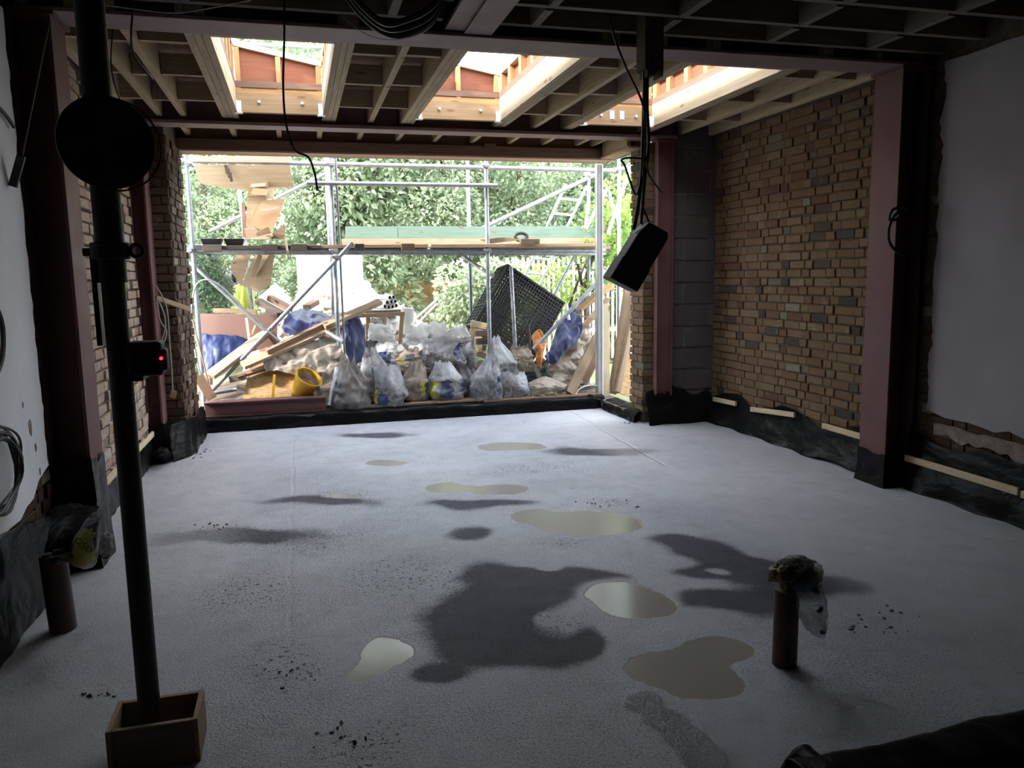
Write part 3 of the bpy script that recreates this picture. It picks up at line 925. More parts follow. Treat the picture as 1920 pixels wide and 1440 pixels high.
ys = [4.52, 4.19, 3.80, 3.42, 3.04, 2.66, 2.28, 1.9, 1.4, 0.9, 0.4, -0.1, -0.6, -1.2, -1.8, -2.4]
for i, y in enumerate(ys):
    ojoist(XL - 0.05, 0.86, y, y + 0.045, 2.965, 3.165, 'joist_grey' if i < 3 else 'old_timber')
    ojoist(1.17, XR + 0.05, y, y + 0.045, 2.965, 3.165, 'joist_grey' if i < 3 else 'old_timber')
for x in (-1.12, -0.5, 0.55, 1.36, 2.12, 2.88, 3.61):
    for i in range(5):
        ojoist(x, x + 0.05, ys[i + 1] + 0.047, ys[i] - 0.002, 2.955, 3.15, 'joist_grey', 'noggin')

# ------------------------------------------------------------------ steelwork
def hsection_y(mb, x0, x1, y0, y1, z0, z1, t=0.018):
    """vertical H post: flanges face +-x"""
    mb.box(x0, x0 + t, y0, y1, z0, z1)
    mb.box(x1 - t, x1, y0, y1, z0, z1)
    ym = (y0 + y1) / 2
    mb.box(x0 + t, x1 - t, ym - 0.006, ym + 0.006, z0, z1)
    return mb


def steel_post(label, x0, x1, y0, y1, zt, wrap, flip=False, mat='red_steel', wy=None):
    t = thing('steel_post', label, 'steel post', ((x0 + x1) / 2, (y0 + y1) / 2, 0), 'red steel posts')
    hsection_y(MB(), x0, x1, y0, y1, 0.0, zt).build('shaft', M[mat], t, smooth=False, bevel=0.003)
    MB().box(x0 - 0.02, x1 + 0.02, y0 - 0.02, y1 + 0.02, zt - 0.02, zt).build('cap_plate', M[mat], t, smooth=False)

    def f(u, v):
        a = u * 2 * math.pi
        cx, cy = (x0 + x1) / 2, (y0 + y1) / 2
        hx, hy = (x1 - x0) / 2 + 0.008, (y1 - y0) / 2 + 0.008
        c, s = math.cos(a), math.sin(a)
        k = 1 / max(abs(c), abs(s))
        z = wrap * v * (1 + 0.12 * fbm((math.cos(a) * 2, math.sin(a) * 2, 5 + x0)))
        sp = 1 + 0.10 * (1 - v) ** 3
        p = Vector((cx + hx * c * k * sp, cy + hy * s * k * sp, z))
        n = noise.noise_vector(p * 9)
        return p + Vector((n.x, n.y, 0)) * 0.010
    MB().grid(f, 40, 8, True).build('plastic_wrap', M['dpm'], t)
    return t


steel_post('red steel post with black plastic at its foot beside the grey plaster', 3.98, 4.21, YB, YB + 0.27, 2.90, 0.24)
steel_post('red steel post with black plastic at its foot beside the white plaster', XL - 0.03, -1.12, YB, YB + 0.27, 2.90, 0.60)
steel_post('dark red steel post at the left of the far opening', XL - 0.02, -1.18, YS - 0.12, YS + 0.12, 2.86, 0.32)
steel_post('dark red steel post between the brick pier and the concrete blocks', 3.53, 3.71, YS - 0.04, YS + 0.04, 2.86, 0.30)


def ibeam_x(label, x0, x1, y0, y1, z0, z1, group=None, t=0.02, mat='pale_primer'):
    b = MB()
    b.box(x0, x1, y0, y1, z0, z0 + t)
    b.box(x0, x1, y0, y1, z1 - t, z1)
    ym = (y0 + y1) / 2
    b.box(x0, x1, ym - 0.007, ym + 0.007, z0 + t, z1 - t)
    return tag(b.build('steel_beam', M[mat], smooth=False, bevel=0.003), label, 'steel beam', group)


ibeam_x('long red steel beam carrying the old house between the two nearest posts', XL - 0.05, XR + 0.05, YB, YB + 0.26, 2.902, 3.12, 'red steel beams')
ibeam_x('red steel beam across the far end in front of the narrow bay', XL - 0.02, 3.72, YS - 0.07, YS + 0.14, 2.872, 3.12, 'red steel beams', 0.028)
b = MB()
b.box(0.88, 1.15, -3.1, YB - 0.01, 2.93, 2.95)
b.box(0.99, 1.15, -3.1, YB - 0.01, 2.915, 2.93)
b.box(1.005, 1.02, -3.1, YB - 0.01, 2.95, 3.14)
b.box(0.88, 1.15, -3.1, YB - 0.01, 3.14, 3.16)
tag(b.build('steel_beam', M['pale_primer'], smooth=False), 'wide red steel beam overhead running away from the viewer', 'steel beam', 'red steel beams')

# red steel beam lying on the far kerb
b = MB()
p0, p1 = at(385, 783, 8.60), at(612, 772, 8.60)
x0, x1 = p0.x, p1.x
b.box(x0, x1, 8.56, 8.74, 0.145, 0.16)
b.box(x0, x1, 8.56, 8.74, 0.285, 0.30)
b.box(x0, x1, 8.60, 8.615, 0.16, 0.285)
tag(b.build('steel_beam', M['red_steel'], smooth=False, bevel=0.002), 'short red steel beam lying on the far kerb below the yellow bucket', 'steel beam', 'red steel beams')

# ------------------------------------------------------------------ kerbs, membranes, battens
kb = MB()
kb.box(-1.05, 3.40, YH + 0.06, YH + 0.30, 0.0, 0.125)
kb.box(3.36, 3.58, YS + 0.40, YH + 0.30, 0.0, 0.10)
struct(kb.build('trim_1', M['mortar_dark'], smooth=False), 'low kerb under the far opening')


def dpm(label, ctrl, nu, nv, amp=0.015, fs=5, seed=0.0, fold=(1, 1, 1), cat='plastic sheet', mat='dpm'):
    o = sheet(ctrl, nu, nv, amp, fs, seed, fold).build('plastic_sheet', M[mat], solid=0.002, angle=60)
    return tag(o, label, cat, 'black dampproof membrane')


yk = YH + 0.055
dpm('black plastic membrane wrapped over the far kerb below the sacks',
    [[(x, yk - 0.03, 0.004), (x, yk - 0.014, 0.06), (x, yk, 0.125), (x, yk + 0.05, 0.147), (x, yk + 0.13, 0.150)] for x in [-1.15 + 0.19 * i for i in range(25)]], 150, 14, 0.012, 5, 1)
dpm('black plastic membrane with white smears wrapped over the kerb at the brick pier',
    [[(3.33, y, 0.003), (3.35, y, 0.07), (3.40, y, 0.12), (3.5, y, 0.13)] for y in (8.40, 8.2, 8.0, 7.8, 7.62, 7.5)], 50, 12, 0.014, 6, 2)
dpm('black plastic membrane along the foot of the bare brick wall',
    [[(XR - 0.10 - 0.03 * (i % 2), y, 0.003), (XR - 0.075, y, 0.09), (XR - 0.035, y, 0.20), (XR - 0.02, y, 0.30 + 0.05 * math.sin(i * 1.7))] for i, y in enumerate([4.86 + 0.254 * k for k in range(11)])], 130, 22, 0.022, 3.4, 3, (1, 0.6, 2.2))
dpm('black plastic membrane along the foot of the grey plastered wall',
    [[(XR - 0.09 - 0.03 * (i % 2), y, 0.003), (XR - 0.07, y, 0.12), (XR - 0.035, y, 0.26), (XR - 0.025, y, 0.37 + 0.02 * math.sin(i * 2.1))] for i, y in enumerate([2.4 + 0.22 * k for k in range(11)])], 110, 20, 0.016, 3.6, 4, (1, 0.6, 2.2))
dpm('black plastic membrane heaped at the foot of the concrete block wall',
    [[(x, YS - 0.13, 0.003), (x, YS - 0.09, 0.12), (x, YS - 0.02, 0.26), (x, YS + 0.02, 0.34 + 0.05 * math.sin(x * 9))] for x in (3.42, 3.55, 3.7, 3.85, 4.0, 4.15)], 60, 18, 0.02, 5, 5)
dpm('black plastic membrane along the foot of the rough brick wall',
    [[(XL + 0.03, y, 0.003), (XL + 0.025, y, 0.1), (XL + 0.02, y, 0.20), (XL + 0.018, y, 0.26)] for y in (4.9, 5.3, 5.7, 6.1, 6.5, 6.9, 7.3)], 80, 12, 0.01, 6, 6)
dpm('black plastic membrane hanging under the white plaster down to the floor',
    [[(XL + 0.05, 2.9 + 1.75 * t, 0.003), (XL + 0.06, 2.9 + 1.75 * t, 0.14), (XL + 0.05, 2.9 + 1.75 * t, 0.27), (XL + 0.035, 2.9 + 1.75 * t, 0.50 - 0.20 * max(0.0, t - 0.52) / 0.48)] for t in [i / 8 for i in range(9)]], 90, 22, 0.02, 4, 7)
dpm('black plastic membrane heaped in the far left corner under the bay wall',
    [[(-1.10, 7.20, 0.003), (-1.12, 7.22, 0.15), (-1.15, 7.26, 0.30)], [(-0.97, 7.45, 0.003), (-1.00, 7.48, 0.16), (-1.01, 7.5, 0.32)], [(-0.96, 7.9, 0.003), (-0.985, 7.9, 0.15), (-1.0, 7.9, 0.29)], [(-0.95, 8.3, 0.003), (-0.98, 8.3, 0.16), (-1.0, 8.3, 0.30)], [(-0.95, 8.5, 0.02), (-0.97, 8.5, 0.16), (-0.99, 8.52, 0.29)]], 50, 20, 0.016, 7, 8)
dpm('crumpled black plastic scrap lying on the floor by the far left post',
    [[onz(272, 866, 0.01), onz(290, 850, 0.05), onz(300, 838, 0.02)], [onz(296, 864, 0.02), onz(306, 846, 0.16), onz(318, 836, 0.05)], [onz(330, 860, 0.01), onz(326, 850, 0.06), onz(332, 842, 0.01)]], 24, 24, 0.03, 11, 9)


def batten(label, p0, p1, w=0.022, h=0.045, up=(0, 0, 1), mat='fresh'):
    o = MB().bar(p0, p1, w, h, up).build('batten', M[mat], smooth=False, bevel=0.002)
    return tag(o, label, 'batten', 'battens pinning the membrane')


xb = XR - 0.03
for lab, a, b_ in (('short pale batten pinning the membrane nearest the block corner', (1338, 748), (1380, 757)),
                   ('middle pale batten pinning the membrane under the bare brick', (1408, 767), (1490, 778)),
                   ('pale batten pinning the membrane right behind the red post', (1543, 798), (1626, 822)),
                   ('long pale batten pinning the membrane below the grey plaster', (1698, 858), (1910, 922)),
                   ('pale batten end at the right edge of the picture', (1916, 926), (2000, 952))):
    batten(lab, onx(*a, xb - 0.035), onx(*b_, xb - 0.035))
xb = XL + 0.035
batten('pale batten pinning the membrane below the rough brick by the white-plaster post', (xb, 5.15, 0.265), (xb, 6.25, 0.26))
batten('pale batten pinning the membrane below the rough brick near the far left post', (xb, 6.40, 0.255), (xb, 7.27, 0.25))
batten('short pale batten sticking out from the far left post', at(293, 558, 7.4), at(357, 580, 7.5), 0.03, 0.04)

# timber sole plate on the kerb
for lab, a, b_, y, z, mt, wd in (('thin grey board lying on the far kerb under the middle sacks', 640, 800, 8.62, 0.150, 'joist_grey', 0.10),
                                 ('reddish board lying on the far kerb under the middle sacks', 770, 912, 8.66, 0.152, 'plank', 0.16),
                                 ('reddish sole plate on the far kerb reaching to the aluminium post', 905, 1118, 8.62, 0.140, 'brown_board', 0.16)):
    x0, x1 = at(a, 760, y).x, at(b_, 750, y).x
    tag(MB().box(x0, x1, y - wd / 2, y + wd / 2, z, z + 0.022).build('board', M[mt], smooth=False, bevel=0.002), lab, 'board', 'boards on the kerb')

# plastic-wrapped formwork at the bottom right
t = thing('formwork', 'black plastic covered timber formwork at the bottom right corner', 'formwork', (1.9, 1.6, 0))
MB().box(1.36, 2.75, 1.70, 1.76, 0.0, 0.135).build('board', M['old_timber'], t, smooth=False)
MB().box(1.36, 1.42, 0.7, 1.70, 0.0, 0.135).build('board', M['old_timber'], t, smooth=False)
sheet([[(x, 1.865 + 0.01 * math.sin(x * 9), 0.004), (x, 1.85, 0.08), (x, 1.83 + 0.012 * math.sin(x * 7), 0.150), (x, 1.76, 0.158 + 0.006 * math.sin(x * 11)), (x, 1.675, 0.145), (x, 1.66, 0.105)] for x in [1.30 + 0.1 * i for i in range(16)]], 90, 20, 0.008, 7, 11).build('plastic_sheet', M['dpm'], t, solid=0.002, angle=60)
sheet([[(1.275, y, 0.004), (1.30, y, 0.09), (1.345, y, 0.150), (1.40, y, 0.152), (1.43, y, 0.10)] for y in (1.87, 1.7, 1.5, 1.3, 1.1, 0.9, 0.7)], 60, 16, 0.010, 8, 12).build('plastic_sheet', M['dpm'], t, solid=0.002, angle=60)

# ------------------------------------------------------------------ drain stubs with bags
def blob(c, rx, ry, rz, seed, amp=0.25, fs=9.0, nu=36, nv=22, flat=0.0):
    mb = MB()
    c = Vector(c)

    def f(u, v):
        a, b_ = u * 2 * math.pi, (v - 0.5) * math.pi
        d = Vector((math.cos(a) * math.cos(b_), math.sin(a) * math.cos(b_), math.sin(b_)))
        k = 1 + amp * fbm(d * 1.6 + Vector((seed, seed, seed)), 1, 2) + amp * 0.7 * (abs(noise.noise(d * 3.3 + Vector((seed * 2, 0, seed)))) - 0.3)
        k += amp * 0.35 * noise.noise(d * fs + Vector((0, seed, 0)))
        p = Vector((d.x * rx * k, d.y * ry * k, d.z * rz * k))
        return c + p
    mb.grid(f, nu, nv, True)
    return mb


t = thing('drain_pipe', 'brown drain pipe stub standing in the screed at the right', 'drain pipe', (1.795, 2.57, 0), 'drain stubs')
MB().tube([(1.795, 2.57, 0.0), (1.80, 2.575, 0.31)], 0.0475, 28).build('pipe', M['terracotta'], t)
t = thing('drain_pipe', 'brown drain pipe stub standing in the screed at the left', 'drain pipe', (-1.10, 3.8, 0), 'drain stubs')
MB().tube([(-1.10, 3.80, 0.0), (-1.115, 3.805, 0.355)], 0.056, 28).build('pipe', M['terracotta'], t)

t = thing('plastic_bag', 'crumpled white and black bag stuffed into the right drain stub', 'plastic bag', (1.83, 2.56, 0.30), 'bags over drain stubs')
b = blob((1.845, 2.565, 0.375), 0.090, 0.085, 0.070, 3.1, 0.20, 5.0)
b.mi = [1 if (i // 22) % 36 > 0 and fbm(Vector(b.v[f[0]]) * 7, 1, 3) > -0.25 else 0 for i, f in enumerate(b.f)]
b.build('crumpled_top', [M['bag_clear'], M['char_print']], t, angle=80)
blob((1.755, 2.55, 0.385), 0.045, 0.05, 0.042, 8.4, 0.4).build('yellow_corner', simple('olive_bag_print', (0.22, 0.17, 0.03), (0.05, 0.045, 0.04), 0.5, 40, 0.3, 60), t, angle=80)
b = sheet([[(1.79, 2.515, 0.33), (1.85, 2.50, 0.33), (1.90, 2.51, 0.345), (1.925, 2.54, 0.35)],
           [(1.79, 2.49, 0.26), (1.855, 2.46, 0.25), (1.905, 2.47, 0.27), (1.93, 2.51, 0.28)],
           [(1.81, 2.475, 0.20), (1.86, 2.445, 0.18), (1.90, 2.455, 0.19), (1.925, 2.50, 0.21)],
           [(1.855, 2.48, 0.165), (1.87, 2.465, 0.15), (1.895, 2.47, 0.155), (1.91, 2.505, 0.175)]], 40, 36, 0.012, 14, 13)
b.mi = [1 if noise.noise(Vector((b.v[f[0]].x * 26, b.v[f[0]].y * 9, b.v[f[0]].z * 26))) > 0.22 and b.v[f[0]].x > 1.85 else 0 for f in b.f]
b.build('hanging_flap', [M['bag_clear'], M['char_print']], t, solid=0.0015, angle=80)

t = thing('plastic_bag', 'crumpled printed builders bag pulled over the left drain stub', 'plastic bag', (-1.07, 3.8, 0.2), 'bags over drain stubs')
A = lambda x, y, Y=3.72: at(x, y, Y)
o = sheet([[A(88, 1048, 3.74), A(92, 1000, 3.85), A(98, 955, 3.95), A(140, 944, 4.0)],
           [A(110, 1040, 3.70), A(120, 1000, 3.74), A(130, 965, 3.9), A(160, 948, 3.98)],
           [A(130, 1052, 3.68), A(148, 1005, 3.70), A(165, 975, 3.82), A(186, 952, 3.9)]], 40, 40, 0.012, 11, 14).build('black_side', M['dpm'], t, solid=0.0015, angle=80)
b = sheet([[A(124, 1042, 3.70), A(140, 1006, 3.68), A(160, 975, 3.70), A(188, 950, 3.72)],
           [A(132, 1056, 3.68), A(152, 1026, 3.62), A(172, 995, 3.62), A(192, 962, 3.68)],
           [A(142, 1062, 3.68), A(163, 1050, 3.63), A(180, 1030, 3.63), A(190, 990, 3.68)],
           [A(150, 1062, 3.72), A(166, 1066, 3.70), A(182, 1055, 3.70), A(187, 1010, 3.74)]], 44, 44, 0.008, 12, 15)
def pm(f):
    u, v = divmod(f[0], 45)
    u, v = u / 44, v / 44
    return 1 if 0.12 < u < 0.78 and v < 0.58 else (2 if 0.05 < u < 0.62 and v < 0.86 else 0)
b.mi = [pm(f) for f in b.f]
pside = b.build('printed_side', [M['bag_clear'], M['yellow_print'], M['char_print']], t, solid=0.0015, angle=80)
blob(A(118, 1040, 3.72), 0.07, 0.06, 0.03, 5.5, 0.5).build('gathered_neck', M['char_print'], t, angle=80)
blob(A(196, 1020, 3.85), 0.035, 0.04, 0.05, 7.5, 0.35).build('filled_corner', M['bag_grey'], t, angle=80)


def lettering(txt, mat, parent, p0, right, up, size, name='lettering'):
    """flat printed letters lying on a surface, as a thin mesh"""
    cu = bpy.data.curves.new('t', 'FONT')
    cu.body = txt
    cu.size = size
    cu.extrude = 0.0004
    cu.resolution_u = 2
    ob = bpy.data.objects.new('t', cu)
    COL.objects.link(ob)
    dg = bpy.context.evaluated_depsgraph_get()
    me = bpy.data.meshes.new_from_object(ob.evaluated_get(dg))
    bpy.data.objects.remove(ob)
    me.name = name
    me.materials.clear()
    me.materials.append(mat)
    r, u = Vector(right).normalized(), Vector(up).normalized()
    n = r.cross(u)
    u = n.cross(r)
    mt = Matrix((r, u, n)).transposed().to_4x4()
    me.transform(mt)
    o = bpy.data.objects.new(name, me)
    COL.objects.link(o)
    o.parent = parent
    o.location = Vector(p0) - WLOC[parent.name]
    return o


q0, q1 = A(152, 1022, 3.595), A(174, 1044, 3.595)
lettering('OSO', M['dark_text'], pside, A(138, 1014, 3.61), (A(170, 1040, 3.595) - A(138, 1014, 3.61)), (A(150, 1000, 3.6) - A(138, 1014, 3.61)), 0.042)
lettering('ilds', M['yellow_text'], pside, A(163, 993, 3.60), (A(176, 1014, 3.60) - A(163, 993, 3.60)), (A(172, 985, 3.6) - A(163, 993, 3.60)), 0.034)
b = MB().tube([at(196, 1040, 3.9), at(206, 1030, 3.95)], 0.022, 14)
tag(b.build('hose_end', M['black_plastic']), 'black hose end lying on the floor behind the left drain stub', 'hose')

# ------------------------------------------------------------------ prop in its box
px, py = -0.54, 2.655
t = thing('prop', 'black steel prop standing in a wooden box', 'prop', (px, py, 0))
MB().tube([(px, py, 0.012), (px, py, 1.66)], 0.034, 24).build('tube', M['black_steel'], t)
MB().tube([(px, py, 1.55), (px, py, 2.96)], 0.041, 24).build('sleeve', M['black_steel'], t)
MB().tube([(px, py, 1.62), (px, py, 1.67)], 0.056, 24).build('collar', M['black_steel'], t, bevel=0.004)
hd = MB()
hd.tube([(px - 0.075, py, 1.642), (px - 0.03, py, 1.642)], 0.013, 10)
ring = [(px + 0.075 + 0.018 * math.cos(a), py - 0.01, 1.645 + 0.018 * math.sin(a)) for a in [i * math.pi / 8 for i in range(16)]]
MB().tube(ring, 0.007, 8, closed=True).build('handle_ring', M['black_steel'], t)
hd.build('handle', M['black_steel'], t)
MB().box(px - 0.09, px + 0.09, py - 0.09, py + 0.09, 2.945, 2.962).build('head_plate', M['black_steel'], t, smooth=False)
MB().box(px - 0.055, px - 0.040, py - 0.02, py + 0.02, 1.36, 1.63).build('slot_bar', M['black_steel'], t, smooth=False)
t2 = thing('wooden_box', 'small open wooden box on the floor around the foot of the prop', 'box', (-0.515, 2.65, 0))
x0, x1, y0, y1, zt = -0.655, -0.382, 2.565, 2.755, 0.15
for nm, bb in (('front_board', (x0 + 0.016, x1 - 0.016, y0, y0 + 0.018, 0, zt - 0.004)), ('rear_board', (x0 + 0.016, x1 - 0.016, y1 - 0.018, y1, 0, zt - 0.002)), ('side_board', (x0, x0 + 0.016, y0 - 0.006, y1, 0, zt)), ('side_board', (x1 - 0.016, x1, y0 - 0.004, y1, 0, zt)), ('base_board', (x0 + 0.016, x1 - 0.016, y0 + 0.018, y1 - 0.018, 0.0, 0.012))):
    MB().box(*bb).build(nm, M['plank'], t2, smooth=False, bevel=0.002)
# round plate on the prop
c = Vector((-0.515, 2.60, 1.955))
t3 = thing('round_plate', 'dark round plate fixed to the black prop', 'plate', c + Vector((0, 0, -0.12)))
nrm = (CAM - c).normalized()
nrm = (nrm + Vector((0.25, 0, 0.05))).normalized()
MB().tube([c + nrm * 0.006, c - nrm * 0.004], 0.132, 56).build('disc', M['black_steel'], t3)
c2 = c + Vector((0.018, 0.012, -0.004))
uu = nrm.orthogonal().normalized()
vv = nrm.cross(uu)
MB().tube([c2 + (uu * math.cos(a) + vv * math.sin(a)) * 0.131 for a in [i * math.pi / 32 for i in range(64)]], 0.003, 6, closed=True).build('rim', M['black_steel'], t3)
MB().tube([c2 + nrm * 0.006, c2 - nrm * 0.03], 0.03, 20).build('clamp', M['black_steel'], t3)

# laser level clamped to the prop
c = at(278, 673, 2.62)
t4 = thing('laser_level', 'small black laser level with a red light clamped to the prop', 'laser level', c + Vector((0, 0, -0.06)))
MB().box(c.x - 0.055, c.x + 0.045, 2.585, 2.665, c.z - 0.05, c.z + 0.055).build('body', M['black_plastic'], t4, smooth=False, bevel=0.010)
MB().box(c.x - 0.06, c.x - 0.015, 2.60, 2.70, c.z - 0.066, c.z - 0.05).build('clamp', M['black_plastic'], t4, smooth=False, bevel=0.004)
MB().box(c.x + 0.03, c.x + 0.056, 2.60, 2.65, c.z - 0.035, c.z + 0.03).build('window_cap', M['black_plastic'], t4, smooth=False, bevel=0.006)
g = N('red_indicator_light')
M['led'] = g.surface(g.n('ShaderNodeEmission', {'Color': (1.0, 0.02, 0.04, 1), 'Strength': 4.0}).outputs[0])
lp = at(302, 672, 2.583)
MB().tube([lp, lp + Vector((0, 0.006, 0))], 0.005, 12).build('indicator_light', M['led'], t4)

# ------------------------------------------------------------------ hanging box, stub and cables
st = thing('post_stub', 'dark sawn-off timber post hanging from the old ceiling', 'post', (2.05, 4.40, 2.70))
b = MB()
b.box(1.99, 2.105, 4.34, 4.46, 2.72, 3.16)
for k in range(9):
    xx = 1.995 + k * 0.0125
    b.box(xx, xx + 0.011, 4.345, 4.455, 2.72 - rnd.uniform(0.005, 0.05), 2.73)
b.build('shaft', M['old_timber'], st, smooth=False)
bx = thing('hanging_case', 'black box hanging tilted from cables in front of the far opening', 'box', (1.97, 4.4, 1.44))
e1 = Vector((0.17, 0, -0.085)).normalized()
e2 = Vector((-0.22, 0, -0.33)).normalized()
ct = Vector((1.975, 4.40, 1.655))
b = MB()
pts = [ct + e1 * a * 0.092 + e2 * q * 0.20 + Vector((0, -0.06, 0)) for a, q in ((-0.75, -1), (0.75, -1.0), (1, -0.8), (1, 1), (-1, 1), (-1, -0.55))]
b.prism(pts, (0, 0.12, 0)).build('case', M['black_plastic'], bx, smooth=False, bevel=0.008)
MB().prism([ct + e1 * a * 0.098 + e2 * q * 0.2 + Vector((0, -0.064, 0)) for a, q in ((-1, 0.25), (1, 0.25), (1, 1.02), (-1, 1.02))], (0, 0.128, 0)).build('lid', M['black_plastic'], bx, smooth=False, bevel=0.006)


def cable(label, pts, r=0.006, mat='cable', group='loose cables', name='cable'):
    return tag(wire(pts, r).build(name, M[mat]), label, 'cable', group)


P = lambda x, y, Y=4.4: at(x, y, Y)
cable('thick black cable running from the timber stub down to the black box', [P(1204, 90), P(1208, 150), P(1206, 250), P(1203, 330), P(1194, 400), P(1188, 430)], 0.012)
cable('second thick black cable hanging beside the timber stub', [P(1214, 110, 4.42), P(1213, 200, 4.42), P(1216, 270, 4.42), P(1208, 340, 4.42), P(1202, 420, 4.42)], 0.011)
cable('black cable crossing from the old ceiling to the bundle by the stub', [P(1142, 20, 4.3), P(1152, 70, 4.3), P(1175, 130, 4.34), P(1205, 195, 4.38), P(1210, 260, 4.38), P(1206, 330, 4.38)], 0.007)
cable('black cable looping out into the daylight beside the cable bundle', [P(1203, 330), P(1192, 365), P(1172, 312), P(1165, 300), P(1180, 296), P(1206, 298)], 0.006)
cable('thin black cable trailing from the bundle over the brick pier', [P(1208, 280), P(1216, 325), P(1228, 345), P(1242, 362)], 0.005)
cable('thin black cable ending at the top of the black box', [P(1204, 385), P(1212, 405), P(1218, 420)], 0.006)
cable('long black cable hanging down in front of the first skylight', [at(533, -6, 4.45), at(533, 70, 4.45), at(531, 160, 4.5), at(536, 230, 4.5), at(552, 280, 4.5), at(578, 295, 4.5), at(590, 325, 4.5), at(595, 358, 4.5)], 0.0065)
cable('black cable hanging in a curve from the old ceiling at the left', [at(252, -6, 4.5), at(246, 60, 4.55), at(252, 105, 4.62), at(285, 148, 4.7)], 0.006)
cable('thin dark wire hanging behind the black prop', [at(214, 34, 4.95), at(208, 120, 4.95), at(222, 180, 4.9), at(236, 205, 5.0)], 0.004)
for k, (lab, dy, r) in enumerate((('lowest loop of thick black cable under the old ceiling', 0, 0.018), ('middle loop of thick black cable under the old ceiling', -9, 0.016), ('upper loop of thick black cable under the old ceiling', -18, 0.016))):
    yy = 4.25 - 0.07 * k
    cable(lab, [at(640, -20 + dy, yy), at(680, 30 + dy, yy), at(722, 62 + dy, yy), at(762, 66 + dy * 1.6, yy), at(805, 45 + dy * 1.6, yy), at(832, 0 + dy, yy), at(840, -25, yy)], r)
cable('thin white wire following the loops of thick cable', [at(640, 30, 4.2), at(690, 66, 4.2), at(745, 74, 4.2), at(800, 52, 4.2), at(838, 5, 4.2)], 0.002, 'cable_grey')
cable('thin grey wire sagging along the top left beam', [at(188, 8, 4.4), at(260, 18, 4.4), at(330, 24, 4.4), at(400, 14, 4.4), at(470, 0, 4.4)], 0.003, 'cable_grey')
# coil on the right post
xq = 3.955
cable('black cable coil looped over the right red post', [at(1702, 395, 4.585), at(1690, 388, 4.585), at(1672, 395, 4.585), at(1668, 412, 4.585), at(1682, 410, 4.585), at(1688, 398, 4.585), at(1676, 405, 4.585), at(1666, 430, 4.585), at(1668, 455, 4.585), at(1682, 472, 4.585), at(1698, 480, 4.585)], 0.011)
cable('black cable loop hanging behind the right red post', [at(1700, 480, 4.585), at(1730, 470, 4.585), at(1742, 440, 4.585), at(1735, 400, 4.585), at(1712, 392, 4.585)], 0.008)
# coil on the left wall
for k in range(9):
    cc = onx(2, 880, XL + 0.03 + 0.009 * k) + Vector((0, rnd.uniform(-.02, .03), rnd.uniform(-.012, .012) - 0.003 * k))
    ry, rz = 0.235 * rnd.uniform(0.86, 1.05), 0.172 * rnd.uniform(0.80, 1.05)
    loop = [cc + Vector((0.006 * math.sin(3 * a + k), ry * math.cos(a) + 0.012 * math.sin(2 * a + k), rz * math.sin(a) + 0.01 * math.cos(3 * a + 2 * k))) for a in [i * math.pi / 16 for i in range(32)]]
    if k == 0:
        coil = thing('cable_coil', 'coil of black cable hanging on the white plaster at the left edge', 'cable coil', cc + Vector((0, 0, -0.17)))
    MB().tube(loop, 0.006, 6, closed=True).build('loop', M['cable'], coil)
cable('black cable hanging on the white plaster above the coil', [onx(-14, 560, XL + 0.03), onx(2, 600, XL + 0.03), onx(6, 640, XL + 0.03), onx(2, 680, XL + 0.03), onx(-14, 720, XL + 0.03)], 0.011)
cable('black cable slanting across the top of the white plaster', [onx(-14, 190, XL + 0.03), onx(10, 215, XL + 0.03), onx(26, 238, XL + 0.03)], 0.010)
t = thing('strap', 'black strap with a weight hanging before the left post', 'strap', at(26, 352, 4.3))
wire([at(92, 45, 4.4), at(70, 150, 4.35), at(52, 240, 4.3), at(40, 300, 4.3)], 0.004).build('line', M['cable'], t)
MB().bar(at(40, 292, 4.3), at(24, 350, 4.3), 0.035, 0.02, (0, 1, 0)).build('weight', M['black_plastic'], t, smooth=False)
# small wires and socket at the far left post
for k, (lab, pts) in enumerate((('grey wire loop hanging from the batten at the far left post', [(296, 560), (308, 590), (310, 615), (303, 640), (300, 655)]),
                                ('second grey wire loop hanging at the far left post', [(294, 560), (300, 600), (312, 620), (308, 640), (300, 645)]),
                                ('grey wire curling into the socket box on the far left post', [(298, 645), (312, 655), (314, 670), (308, 678), (303, 672)]),
                                ('long grey wire running down to a small tag by the bay wall', [(292, 535), (312, 575), (318, 640), (322, 690), (324, 735)]))):
    cable(lab, [at(x, y, 7.25 if k < 3 else 7.4) for x, y in pts], 0.006, 'cable_grey')
tag(MB().prism([at(317, 744, 7.4), at(322, 730, 7.4), at(332, 735, 7.4), at(328, 748, 7.4)], (0, 0.012, 0)).build('wire_tag', M['cardboard'], smooth=False), 'small brown tag hanging on a wire by the bay wall', 'tag')
p = at(301, 658, 7.28)
tag(MB().box(p.x - 0.02, p.x + 0.02, 7.27, 7.30, p.z - 0.03, p.z + 0.05).build('junction_box', M['black_plastic'], smooth=False, bevel=0.003), 'small dark junction box on the far left post', 'junction box')

